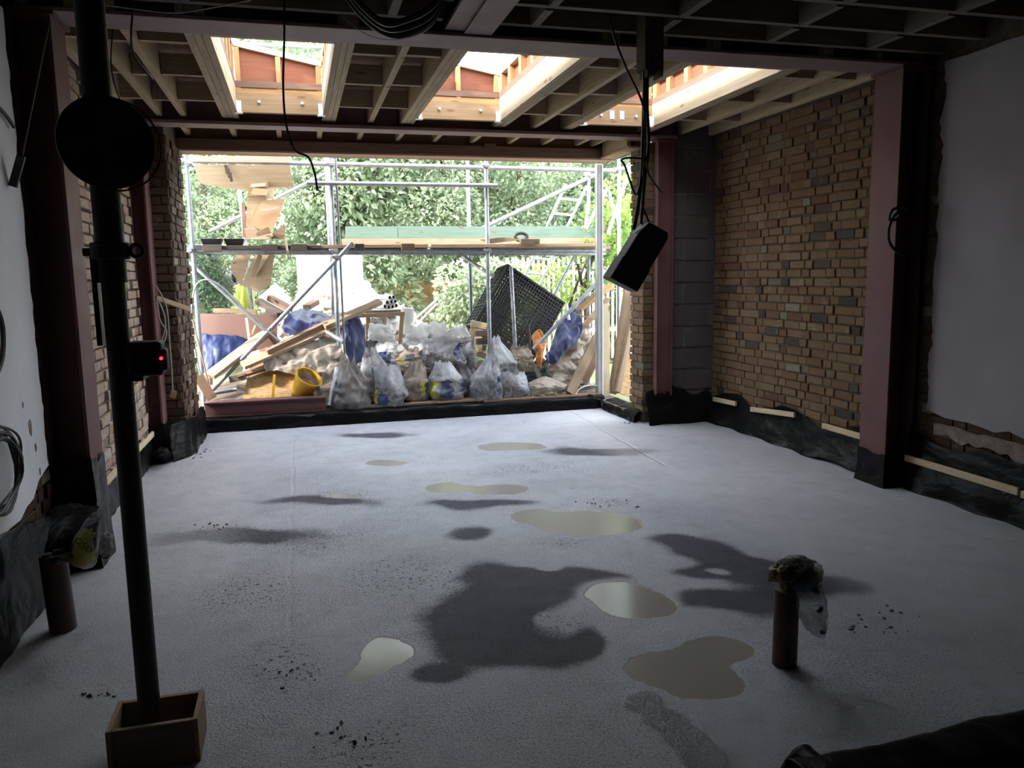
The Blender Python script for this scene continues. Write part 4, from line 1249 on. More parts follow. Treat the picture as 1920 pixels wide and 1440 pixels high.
# ------------------------------------------------------------------ crumbs of mortar on the floor
cb = MB()
spots = [(340, 850, 45, 8, 90), (405, 988, 40, 8, 14), (1125, 945, 70, 14, 16), (1640, 1170, 90, 40, 20), (180, 1305, 30, 10, 8), (640, 1385, 50, 20, 12), (560, 1250, 50, 40, 10), (1190, 790, 30, 6, 18)]
for (x, y, dx, dy, n) in spots:
    for _ in range(n):
        c = onz(x + rnd.gauss(0, dx / 2), y + rnd.gauss(0, dy / 2), 0)
        s_ = rnd.uniform(0.003, 0.009)
        d_ = Vector((rnd.gauss(0, 1), rnd.gauss(0, 1), rnd.gauss(0, .3))).normalized()
        c.z = s_ * 0.5
        cb.bar(c - d_ * s_, c + d_ * s_, s_ * rnd.uniform(.8, 1.6), s_ * rnd.uniform(.6, 1.1), (rnd.gauss(0, .3), rnd.gauss(0, .3), 1))
o = cb.build('mortar_crumbs', simple('mortar_crumb', (0.16, 0.16, 0.18), (0.08, 0.08, 0.095), 0.6, 30), smooth=False)
o['kind'] = 'stuff'
tag(o, 'small crumbs of mortar and grit strewn over the screed', 'crumbs')

# ------------------------------------------------------------------ outside: ground and heap
gd = MB()
gd.grid(lambda u, v: Vector((-22 + 50 * u, 7.5 + 40 * v, -0.06 + (0.0 if v < 0.03 else 0.15 * fbm((u * 9, v * 9, 0))))), 60, 50)
o = struct(gd.build('ground', M['lawn']), 'garden ground outside')


def heap(label, x0, x1, y0, y1, h, mat, seed, prof):
    mb = MB()

    def f(u, v):
        x, y = x0 + (x1 - x0) * u, y0 + (y1 - y0) * v
        z = h * prof(u, v) * (1 + 0.25 * fbm((x * 1.5, y * 1.5, seed))) + 0.05 * fbm((x * 6, y * 6, seed))
        e = min(u, 1 - u, v, 1 - v) * 10
        return Vector((x, y, max(z, -0.02) * min(e, 1) - 0.02))
    mb.grid(f, 40, 30)
    o = mb.build('rubble_heap', M[mat], smooth=False)
    o['kind'] = 'stuff'
    return tag(o, label, 'rubble')


heap('heap of white plaster rubble in the garden behind the sacks', -1.0, 2.7, 9.7, 13.05, 1.38, 'rubble', 3.0, lambda u, v: math.sin(math.pi * min(1, u * 1.15)) ** 0.6 * math.sin(math.pi * (0.04 + 0.78 * v)) ** 0.9)
heap('brown earth bank under the sacks outside the opening', -1.7, 3.9, 8.66, 10.2, 0.48, 'soil', 6.0, lambda u, v: (0.25 + 1.5 * v if v < 0.5 else 1.0) * (0.5 + 0.5 * math.sin(math.pi * u)))
# loose pieces on the heap
mb = MB()
mats = [M['rubble'], M['rubble_red'], M['plank'], M['hardboard']]
dg = bpy.context.evaluated_depsgraph_get()


def heap_z(x, y):
    u, v = (x + 1.0) / 3.7, (y - 9.7) / 3.35
    if not (0 < u < 1 and 0 < v < 1):
        return 0.0
    return 1.38 * math.sin(math.pi * min(1, u * 1.15)) ** 0.6 * math.sin(math.pi * (0.04 + 0.78 * v)) ** 0.9


for k in range(420):
    x, y = rnd.uniform(-0.6, 2.4), rnd.uniform(9.9, 12.2)
    z = heap_z(x, y) + rnd.uniform(-0.02, 0.08)
    s = rnd.uniform(0.03, 0.09)
    mb.cur = rnd.choices([0, 1, 2, 3], [6, 3, 1.5, 1])[0]
    d = Vector((rnd.gauss(0, 1), rnd.gauss(0, 1), rnd.gauss(0, .35))).normalized()
    mb.bar(Vector((x, y, z)) - d * s, Vector((x, y, z)) + d * s, s * rnd.uniform(.5, 1.2), s * rnd.uniform(.3, .8), (rnd.gauss(0, .4), rnd.gauss(0, .4), 1))
o = mb.build('rubble_pieces', mats, smooth=False)
o['kind'] = 'stuff'
tag(o, 'loose broken bricks, plaster and wood scraps strewn over the heap', 'rubble')

# ------------------------------------------------------------------ scaffold
YI, YO = 9.12, 10.35
sc = thing('scaffold', 'galvanised tube scaffold standing outside the opening', 'scaffold', (1.6, 9.7, 0.0))


def tube(name, a, b_, Ya, Yb=None, r=0.0242, mat='galv', ground=False):
    p, q = at(*a, Ya), at(*b_, Yb or Ya)
    if ground:
        p.x = q.x = (p.x + q.x) / 2
        q.z = -0.02
        p.y = q.y = Ya
    return MB().tube([p, q], r, 14).build(name, M[mat], sc)


tube('standard', (355, 293), (373, 700), YI, ground=True)
tube('standard', (622, 285), (634, 700), YI, ground=True)
tube('standard', (637, 285), (640, 700), YI + 0.02, r=0.013, ground=True)
tube('standard', (912, 295), (917, 655), YI, ground=True)
tube('standard', (447, 340), (474, 585), YO)
tube('standard', (440, 40), (448, 345), YO)
tube('ledger', (415, 80), (615, 90), YO)
tube('ledger', (415, 62), (615, 70), YO + 0.4)
tube('standard', (607, 295), (628, 590), YO, ground=True)
tube('standard', (877, 300), (884, 640), YO, ground=True)
tube('standard', (1106, 320), (1102, 520), YO, ground=True)
tube('standard', (1157, 298), (1164, 560), 9.6, ground=True)
tube('ledger', (352, 468), (1135, 470), YI + 0.03)
tube('ledger', (350, 474), (1135, 476), YO - 0.3)
tube('guard_rail', (336, 301), (1154, 320), YI + 0.25, r=0.026)
tube('guard_rail', (575, 343), (932, 348), YI - 0.05)
tube('brace', (392, 435), (612, 325), YO)
tube('brace', (898, 431), (1122, 325), YO, r=0.028)
tube('brace', (393, 737), (661, 455), 9.0, 9.0)
tube('brace', (354, 489), (524, 642), 9.3, 9.35)
tube('brace', (867, 480), (926, 519), YO - 0.2, YO - 0.6)
tube('brace', (1156, 491), (1000, 655), 8.9, 8.85)
tube('brace', (1078, 478), (1039, 553), YO)
tube('brace', (1185, 305), (1140, 440), 9.9, 9.9)
tube('brace', (1139, 352), (1160, 425), 9.9)
tube('brace', (1140, 352), (1098, 430), 9.9)
tube('brace', (1098, 425), (1106, 350), 9.9, r=0.02)
tube('transom', (358, 462), (452, 462), YI, YO)
tube('transom', (1150, 318), (1198, 312), 9.6)
for a, Yc in (((355, 306), YI), ((622, 309), YI), ((912, 312), YI), ((355, 470), YI), ((628, 470), YI), ((915, 470), YI), ((622, 344), YI), ((912, 347), YI), ((607, 308), YO), ((877, 314), YO), ((1106, 330), YO), ((1157, 318), 9.6), ((1183, 310), 9.9), ((631, 482), 9.02)):
    p = at(*a, Yc)
    b = MB()
    b.tube([p + Vector((0, 0, -0.028)), p + Vector((0, 0, 0.028))], 0.036, 12)
    b.box(p.x - 0.045, p.x + 0.03, p.y - 0.055, p.y + 0.055, p.z - 0.016, p.z + 0.018)
    b.tube([p + Vector((-0.045, -0.03, 0)), p + Vector((-0.06, -0.06, 0.01))], 0.010, 8)
    b.build('coupler', M['galv'], sc, bevel=0.003)
# thin bent conduit
tag(wire([at(x, y, 8.95) for x, y in ((388, 735), (370, 680), (360, 610), (361, 560), (372, 530), (395, 526), (425, 545), (470, 592), (525, 640))], 0.009, 8).build('conduit', M['galv']), 'thin grey conduit bent into a hoop beside the bay wall', 'conduit')
tag(MB().tube([at(359, 590, 8.9), at(395, 735, 8.75)], 0.008, 8).build('thin_rod', M['brown_board']), 'thin brown rod leaning beside the bay wall', 'rod')

# corner post of aluminium
p, q = at(1128, 303, 8.62), at(1122, 745, 8.62)
t = thing('corner_post', 'bright square aluminium post propping the corner of the roof', 'post', (3.39, 8.62, 0.13))
MB().box(3.352, 3.425, 8.585, 8.655, 0.135, 2.785).build('shaft', M['alu'], t, smooth=False, bevel=0.004)
MB().box(3.362, 3.368, 8.580, 8.586, 0.14, 2.78).build('rib', M['alu'], t, smooth=False)
MB().box(3.405, 3.411, 8.580, 8.586, 0.14, 2.78).build('rib', M['alu'], t, smooth=False)
MB().box(3.33, 3.445, 8.565, 8.675, 0.125, 0.135).build('base_plate', M['alu'], t, smooth=False)

# platform boards
def sboard(label, a, b_, y0, y1, z, mat, th=0.038):
    x0, x1 = at(a, 455, (y0 + y1) / 2).x, at(b_, 455, (y0 + y1) / 2).x
    return tag(MB().box(x0, x1, y0, y1, z, z + th).build('scaffold_board', M[mat], smooth=False, bevel=0.003), label, 'scaffold board', 'scaffold boards')


PZ = 1.885
sboard('dark scaffold board nearest the opening on the left of the platform', 368, 600, 9.06, 9.28, PZ, 'dark_board')
sboard('pale scaffold board nearest the opening on the middle of the platform', 575, 800, 9.08, 9.30, PZ + 0.002, 'plank')
sboard('long pinkish scaffold board nearest the opening on the right of the platform', 805, 1128, 9.07, 9.29, PZ, 'plank')
sboard('brown scaffold board second from the opening on the left', 362, 640, 9.31, 9.53, PZ, 'brown_board')
sboard('brown scaffold board second from the opening on the right', 645, 1130, 9.31, 9.53, PZ, 'plank')
sboard('scaffold board in the middle row on the left', 362, 630, 9.56, 9.78, PZ, 'plank')
sboard('scaffold board in the middle row on the right', 640, 1130, 9.56, 9.78, PZ, 'joist_grey')
sboard('scaffold board in the outer row on the left', 362, 640, 9.81, 10.03, PZ, 'plank')
sboard('scaffold board in the outer row on the right', 650, 1130, 9.81, 10.03, PZ, 'plank')
sboard('outermost scaffold board behind the green toe board', 650, 1140, 10.06, 10.28, PZ, 'joist_grey')
for k, (a, b_, mt, lab) in enumerate(((380, 415, 'dark_board', 'dark timber offcut under the left end of the platform'), (490, 520, 'dark_board', 'dark timber offcut under the platform left of the double pole'), (545, 575, 'dark_board', 'second dark timber offcut left of the double pole'), (665, 682, 'dark_board', 'dark block under the platform right of the double pole'), (752, 776, 'brown_board', 'brown block under the middle of the platform'), (975, 1010, 'plank', 'pale block on the platform right of the thin pole'))):
    x0, x1 = at(a, 455, 9.03).x, at(b_, 455, 9.03).x
    tag(MB().box(x0, x1, 8.98, 9.06, PZ - 0.03 if k < 5 else PZ + 0.03, PZ + 0.045 if k < 5 else PZ + 0.09).build('timber_block', M[mt], smooth=False, bevel=0.003), lab, 'timber block', 'timber blocks at the platform')
x0, x1 = at(648, 435, 10.3).x, at(1117, 435, 10.3).x
xm = at(746, 435, 10.3).x
tag(MB().box(x0, xm - 0.004, 10.28, 10.318, 2.05, 2.20).build('toe_board', M['green_board'], smooth=False, bevel=0.002), 'short green toe board standing on edge by the double pole', 'toe board', 'green toe boards')
tag(MB().box(xm + 0.004, x1, 10.28, 10.318, 2.05, 2.20).build('toe_board', M['green_board'], smooth=False, bevel=0.002), 'long green toe board standing on edge along the platform', 'toe board', 'green toe boards')
tag(MB().box(x0 - 0.05, x1, 10.25, 10.30, 1.925, 2.047).build('toe_board', M['plank'], smooth=False, bevel=0.002), 'pale wooden board standing on edge below the green toe boards', 'toe board')
# things on the platform
for lab, a, b_, mt, Yc in (('black mortar tray on the platform nearest the left pole', 377, 417, 'black_plastic', 9.25), ('black mortar tray on the platform beside the plywood chute', 420, 458, 'black_plastic', 9.3)):
    x0, x1 = at(a, 440, Yc).x, at(b_, 440, Yc).x
    tr = MB()
    z0 = PZ + 0.04
    for (i0, i1, j0, j1) in ((0.03, 0.03, 0, 0),):
        pass
    xi0, xi1 = x0 + 0.025, x1 - 0.025
    v = [(xi0, Yc - 0.07, z0), (xi1, Yc - 0.07, z0), (xi1, Yc + 0.07, z0), (xi0, Yc + 0.07, z0), (x0, Yc - 0.1, z0 + 0.075), (x1, Yc - 0.1, z0 + 0.075), (x1, Yc + 0.1, z0 + 0.075), (x0, Yc + 0.1, z0 + 0.075)]
    tr.add(v, [(0, 1, 2, 3), (0, 4, 5, 1), (1, 5, 6, 2), (2, 6, 7, 3), (3, 7, 4, 0)])
    tag(tr.build('mortar_tray', M[mt], smooth=False, solid=0.006), lab, 'tray', 'mortar trays')
for k, (lab, pts, mt, Yc) in enumerate((('cut brown board offcut tilted up at the foot of the chute', ((483, 447), (480, 437), (503, 425), (509, 437), (506, 446)), 'brown_board', 9.35),
                                        ('reddish offcut lying beside the chute foot', ((509, 447), (508, 440), (534, 441), (532, 447)), 'brown_board', 9.25),
                                        ('pale triangular offcut leaning beside the chute foot', ((510, 438), (532, 421), (536, 425), (534, 441)), 'plank', 9.3),
                                        ('long pale offcut lying in front of the chute', ((458, 449), (510, 437), (512, 443), (500, 449)), 'fresh', 9.2),
                                        ('short thin lath hanging through the platform', ((533, 448), (538, 448), (543, 487), (540, 488)), 'fresh', 9.05),
                                        ('flat thin board slanting over the platform by the thin pole', ((902, 449), (945, 445), (985, 449), (925, 456)), 'plank', 9.15))):
    tag(MB().prism([at(x, y, Yc) for x, y in pts], (0, 0.10 if k != 4 else 0.02, 0)).build('offcut', M[mt], smooth=False), lab, 'offcut', 'timber offcuts')
c = at(977, 444, 9.4)
t = thing('tape_roll', 'black roll of tape standing on the platform', 'tape roll', c + Vector((0, 0, -0.04)))
MB().tube([c + Vector((0.075 * math.cos(a), 0, 0.045 * math.sin(a))) for a in [i * math.pi / 12 for i in range(24)]], 0.022, 10, closed=True).build('roll', M['black_plastic'], t)
wire([c + Vector((-0.07, 0, -0.02)), c + Vector((-0.12, -0.02, -0.035)), c + Vector((-0.16, -0.03, -0.04))], 0.01).build('loose_end', M['black_plastic'], t)

# plywood sheet on top and rubbish chute made of boards
t = thing('plywood_sheet', 'large pale plywood sheet tilted against the top rail of the scaffold', 'plywood', at(450, 355, 9.6))
MB().prism([at(361, 308, 9.62), at(376, 344, 9.75), at(420, 352, 9.8), at(460, 357, 9.8), at(551, 350, 9.8), at(543, 310, 9.62)], (0, 0.018, 0)).build('sheet', M['ply_pale'], t, smooth=False)
for x, y, s in ((424, 318, 0.05), (432, 332, 0.04), (428, 325, 0.03)):
    MB().prism([at(x - 4, y - 8, 9.6), at(x + 2, y - 9, 9.6), at(x + 5, y + 8, 9.68), at(x, y + 9, 9.68)], (0, 0.004, 0)).build('mud_stain', M['soil'], t, smooth=False)
tag(MB().prism([at(353, 293, 9.3), at(361, 303, 9.3), at(542, 305, 9.3), at(541, 292, 9.3)], (0, 0.02, 0.0)).build('fascia_panel', M['ply_pink'], smooth=False), 'pinkish stained board above the plywood sheet behind the top rail', 'board')
ch = thing('rubbish_chute', 'rubbish chute of cardboard and plywood pieces dropping through the scaffold', 'chute', at(480, 540, 10.1))
for nm, mt, pts, Yc in (('upper_box', 'cardboard', ((467, 336), (502, 336), (505, 368), (464, 368)), 9.75), ('upper_lip', 'fresh', ((471, 345), (498, 343), (498, 349), (470, 351)), 9.70), ('inner_box', 'cardboard', ((474, 352), (505, 355), (500, 366), (470, 365)), 9.66),
                        ('side_flap', 'fresh', ((503, 352), (515, 353), (513, 374), (497, 370)), 9.72), ('middle_panel', 'ply_pale', ((464, 366), (500, 368), (494, 425), (461, 425)), 9.78), ('torn_panel', 'cardboard', ((494, 375), (536, 372), (526, 395), (520, 412), (511, 430), (470, 426), (478, 400)), 9.70),
                        ('torn_fold', 'ply_pink', ((488, 392), (522, 387), (524, 391), (490, 397)), 9.62), ('lower_fold', 'cardboard', ((473, 422), (513, 420), (511, 432), (470, 428)), 9.62), ('lower_box', 'plank', ((458, 428), (475, 424), (498, 446), (462, 446)), 9.6),
                        ('side_post', 'brown_board', ((453, 380), (459, 379), (462, 445), (455, 445)), 9.72),
                        ('under_panel', 'ply_pale', ((478, 478), (512, 478), (505, 540), (480, 545), (452, 535)), 10.1), ('under_board', 'plank', ((430, 505), (445, 478), (470, 478), (452, 535)), 10.1), ('under_panel', 'ply_pale', ((470, 540), (472, 530), (505, 478), (514, 478), (508, 535), (484, 548)), 10.0)):
    MB().prism([at(x, y, Yc) for x, y in pts], (0, 0.03, 0)).build(nm, M[mt], ch, smooth=False)
MB().bar(at(474, 520, 9.95), at(488, 478, 9.95), 0.03, 0.05).build('under_rail', M['plank'], ch, smooth=False)

# ladders
def ladder(label, lt, lb, rt_, rb, Yt, Yb, rungs, r=0.017):
    a, b_, c_, d_ = at(*lt, Yt), at(*lb, Yb), at(*rt_, Yt), at(*rb, Yb)
    t = thing('ladder', label, 'ladder', (b_ + d_) / 2, 'ladders')
    MB().bar(a, b_, 0.03, 0.06, (0, 1, 0)).build('stile', M['alu'], t, smooth=False, bevel=0.004)
    MB().bar(c_, d_, 0.03, 0.06, (0, 1, 0)).build('stile', M['alu'], t, smooth=False, bevel=0.004)
    for q in rungs:
        MB().tube([a.lerp(b_, q), c_.lerp(d_, q)], r, 10).build('rung', M['alu'], t)


ladder('aluminium ladder leaning up through the scaffold on the right', (1061, 345), (970, 548), (1100, 349), (1004, 550), 10.55, 10.9, [0.13, 0.265, 0.40, 0.54, 0.68, 0.82, 0.95])
ladder('small tipped wooden ladder-like rack in the garden behind the pipes', (822, 559), (776, 600), (818, 570), (778, 612), 12.2, 12.0, [0.1, 0.3, 0.5, 0.7, 0.9], 0.012)

# ------------------------------------------------------------------ garden walls and fences
o = MB()
a, b_ = at(556, 480, 13.15), at(684, 560, 13.15)
o.prism([at(555, 474, 13.15), at(679, 474, 13.15), at(681, 524, 13.15), at(695, 532, 13.15), at(697, 545, 13.15), (at(697, 545, 13.15).x, 13.15, 0.0), (a.x, 13.15, 0.0)], (0, 0.12, 0))
tag(o.build('white_hoarding', M['white_board'], smooth=False, bevel=0.004), 'blank white board wall standing behind the rubble heap', 'panel')
tag(MB().prism([at(485, 556, 11.4), at(500, 545, 11.4), at(517, 530, 11.4), at(532, 548, 11.4), at(545, 558, 11.4), at(540, 585, 11.4), at(490, 585, 11.4)], (0, 0.03, 0)).build('white_sheet', M['white_board'], smooth=False), 'white plasterboard piece stuck upright in the rubble heap', 'plasterboard')
fe = thing('garden_fence', 'pale picket fence beyond the ladder', 'fence', (5.0, 13.6, 0))
x = 3.6
k = 0
while x < 7.0:
    MB().box(x, x + 0.045, 13.6, 13.62, 0.0, 1.86 + 0.02 * math.sin(k * 2.3)).build('picket', M['fence'], fe, smooth=False)
    x += 0.095
    k += 1
for z in (0.5, 1.55):
    MB().box(3.6, 7.0, 13.62, 13.66, z, z + 0.08).build('rail', M['fence'], fe, smooth=False)
fe = thing('garden_fence', 'brown close-boarded fence beyond the white board wall', 'fence', (2.2, 17.0, 0))
x = 0.9
while x < 3.6:
    MB().box(x, x + 0.15, 17.0, 17.02, 0.0, 1.5).build('board', M['orange_pine'], fe, smooth=False)
    x += 0.155
MB().box(0.9, 3.6, 17.02, 17.07, 1.2, 1.28).build('rail', M['fence'], fe, smooth=False)

# ------------------------------------------------------------------ plants
def leaf_cloud(mb, cen, rad, n, size, shell=0.55, elong=2.0, droop=0.2, seed=0, light=0.0):
    """n leaves scattered through lumps; every leaf is two triangles folded on its midrib"""
    rr = random.Random(seed)
    vs, fs, rv = mb.v, mb.f, mb.rv
    for _ in range(n):
        c, rd = cen[rr.randrange(len(cen))], None
        while True:
            d = Vector((rr.uniform(-1, 1), rr.uniform(-1, 1), rr.uniform(-1, 1)))
            if 0.001 < d.length < 1:
                break
        L = d.length
        d = d / L * (shell + (1 - shell) * L ** 0.5)
        p = Vector(c[0]) + Vector((d.x * c[1].x, d.y * c[1].y, d.z * c[1].z))
        if p.z < 0.02:
            continue
        a = (d + Vector((rr.gauss(0, .7), rr.gauss(0, .7), rr.gauss(0, .5) - droop))).normalized()
        s = a.cross(Vector((rr.gauss(0, 1), rr.gauss(0, 1), rr.gauss(0, 1)))).normalized()
        nrm = a.cross(s)
        l = size * rr.uniform(0.6, 1.3)
        w_ = l / elong / 2
        i = len(vs)
        vs += [p, p + a * l * .5 + s * w_ + nrm * w_ * .35, p + a * l, p + a * l * .5 - s * w_ + nrm * w_ * .35]
        mb.g += [p] * 4
        fs.append([i, i + 1, i + 2])
        fs.append([i, i + 2, i + 3])
        mb.mi += [0, 0]
        q = min(max(0.5 + 0.3 * fbm(p, 0.9, 3) + rr.gauss(0, .18) + light, 0), 1)
        rv += [q] * 4


def plant(name, label, cat, base, lumps, n, size, mat, stems, seed, elong=2.0, group=None, droop=0.2, light=0.0):
    t = thing(name, label, cat, base, group)
    mb = MB()
    cen = [(Vector(c), Vector(r)) for c, r in lumps]
    leaf_cloud(mb, cen, None, n, size, 0.5, elong, droop, seed, light)
    o = mb.build('foliage', M[mat], t, smooth=False)
    o['kind'] = 'stuff'
    for s in stems:
        P_ = [Vector(p) for p in s[0]]
        kk = (len(P_) - 1) * 4
        MB().tube([catmull(P_, i / kk) for i in range(kk + 1)], [s[1] * (1 - 0.6 * i / kk) for i in range(kk + 1)], 8).build('stem', M['bark'], t)
    return t


def lumps(n, x0, x1, y0, y1, z0, z1, r0, r1, seed):
    rr = random.Random(seed)
    return [((rr.uniform(x0, x1), rr.uniform(y0, y1), rr.uniform(z0, z1)), (rr.uniform(r0, r1), rr.uniform(r0, r1), rr.uniform(r0, r1) * .85)) for _ in range(n)]


G = 'trees and shrubs in the garden'
plant('laurel_hedge', 'clipped small-leaved hedge behind the left scaffold pole', 'hedge', (-1.6, 14.6, 0), lumps(26, -4.2, 0.3, 14.0, 15.2, 0.5, 4.2, 0.6, 1.0, 1), 40000, 0.075, 'leaf_mid', [([(-1.6, 14.6, 0), (-1.5, 14.6, 2), (-1.4, 14.6, 4)], 0.09)], 1, 1.8, G, light=0.08)
plant('laurel_tree', 'glossy broad-leaved laurel beside the double scaffold pole', 'tree', (0.9, 14.5, 0), lumps(20, 0.2, 1.8, 14.2, 14.9, 1.0, 4.4, 0.45, 0.75, 2), 9000, 0.16, 'leaf_mid', [([(0.8, 14.6, 0), (0.9, 14.6, 1.8), (0.7, 14.5, 4)], 0.08)], 2, 2.1, G, 0.5, 0.05)
plant('garden_tree', 'loose pale-leaved tree filling the middle of the opening', 'tree', (3.2, 15.2, 0), lumps(34, 1.4, 5.6, 14.4, 16.4, 0.6, 4.3, 0.6, 1.1, 3), 44000, 0.10, 'leaf_pale', [([(3.0, 15.4, 0), (3.1, 15.4, 2), (2.6, 15.2, 4.4)], 0.1), ([(4.2, 15.6, 0), (4.1, 15.6, 2), (4.5, 15.2, 4.2)], 0.09)], 3, 2.0, G)
plant('dark_tree', 'dark ivy-clad tree at the right of the opening', 'tree', (7.4, 14.5, 0), lumps(26, 5.7, 9.2, 13.9, 15.6, 0.6, 6.2, 0.7, 1.2, 4), 16000, 0.13, 'leaf_dark', [([(7.2, 14.8, 0), (7.3, 14.8, 3), (7.1, 14.6, 6)], 0.16)], 4, 1.5, G)
plant('tall_tree', 'tall tree showing through the first skylight', 'tree', (-1.0, 18.5, 0), lumps(40, -6, 2.8, 17.2, 20.5, 1.5, 8.6, 1.0, 1.7, 5), 30000, 0.22, 'leaf_mid', [([(-1.0, 18.6, 0), (-1.1, 18.6, 4), (-0.6, 18.4, 8)], 0.2), ([(1.0, 18.8, 0), (1.2, 18.6, 3), (1.6, 18.4, 6)], 0.14)], 5, 1.9, G, light=0.06)
plant('back_tree', 'dense green tree mass at the back of the garden', 'tree', (5.0, 20, 0), lumps(40, 1.5, 11, 18.5, 21.5, 0.8, 5.0, 1.0, 1.6, 6), 38000, 0.21, 'leaf_mid', [([(5.0, 20, 0), (5.1, 20, 2.5), (4.8, 20, 5)], 0.16)], 6, 1.9, G)
c = at(868, 560, 11.2)
plant('ivy_bush', 'bright ivy bush left of the tilted black crate', 'bush', (c.x, c.y, 0), [((c.x + dx, 11.2 + dy, z), (0.34, 0.34, 0.36)) for dx, dy, z in ((0, 0, 0.5), (-0.15, 0.1, 0.75), (0.15, 0.1, 0.9), (0.05, 0, 1.2), (0.3, 0.1, 1.35), (0.5, 0.2, 1.45), (-0.05, 0.1, 1.4), (0.7, 0.3, 1.3), (0.8, 0.4, 1.0), (0.95, 0.6, 1.4), (1.15, 0.8, 1.2))], 5200, 0.085, 'leaf_pale', [([(c.x, 11.3, 0), (c.x + 0.1, 11.3, 0.8), (c.x + 0.3, 11.3, 1.5)], 0.03)], 7, 1.35, G, 0.5, 0.12)
c = at(1165, 425, 9.9)
plant('lime_shrub', 'lime green climbing shrub beside the aluminium post', 'shrub', (c.x, c.y, 0), [((c.x + dx, 10.3 + dy, z), (0.30, 0.3, 0.32)) for dx, dy, z in ((0, 0, 2.35), (0.15, 0, 2.0), (-0.15, 0.1, 2.1), (0.2, 0.2, 2.6), (0.1, 0.1, 1.75), (-0.35, 0.3, 1.5), (-0.6, 0.9, 1.4), (-0.9, 1.2, 1.3), (-0.5, 1.0, 0.9), (-1.2, 1.2, 1.0), (0.4, 0.4, 2.2))], 2600, 0.095, 'leaf_lime',
      [([(c.x - 0.55, 10.4, 0.3), (c.x - 0.42, 10.4, 1.0), (c.x - 0.25, 10.4, 1.7), (c.x, 10.3, 2.3)], 0.05), ([(c.x - 0.3, 10.5, 0.2), (c.x - 0.28, 10.5, 1.0), (c.x - 0.42, 10.45, 1.7)], 0.045), ([(c.x - 0.7, 10.6, 0.2), (c.x - 0.5, 10.6, 1.1), (c.x - 0.15, 10.5, 2.0)], 0.03), ([(c.x - 0.1, 10.6, 0.2), (c.x - 0.2, 10.6, 1.1), (c.x + 0.15, 10.5, 2.0)], 0.03)], 8, 1.8, G, 0.3)
plant('dark_shrub', 'small dark shrub standing over the brown hardboard panel', 'shrub', (at(390, 560, 10.2).x, 10.2, 0), [((at(x, y, 10.25).x, 10.25, at(x, y, 10.25).z), (0.24, 0.3, 0.25)) for x, y in ((378, 500), (372, 530), (392, 520), (385, 555), (400, 575), (375, 575), (395, 545), (372, 490), (362, 470))], 3600, 0.06, 'leaf_dark', [([(at(385, 590, 10.3).x, 10.3, 0), (at(385, 550, 10.3).x, 10.3, 0.9), (at(380, 500, 10.3).x, 10.3, 1.5)], 0.03)], 9, 1.7, G, light=0.15)
t = thing('iris_clump', 'clump of yellow-green blade leaves beside the grey elbow pipe', 'plant', at(460, 598, 10.9))
mb = MB()
for k in range(46):
    p = at(440 + rnd.uniform(0, 34), 600, 10.9 + rnd.uniform(-.15, .15))
    tip = p + Vector((rnd.gauss(0, .06), rnd.gauss(0, .05), rnd.uniform(.35, .62)))
    s = Vector((0.014, rnd.uniform(-.006, .006), 0))
    mid = p.lerp(tip, .55)
    mb.add([p - s, p + s, mid + s * 1.2, tip, mid - s * 1.2], [(0, 1, 2, 4), (4, 2, 3)], rv=rnd.random())
o = mb.build('blades', M['leaf_iris'], t, smooth=False)
o['kind'] = 'stuff'

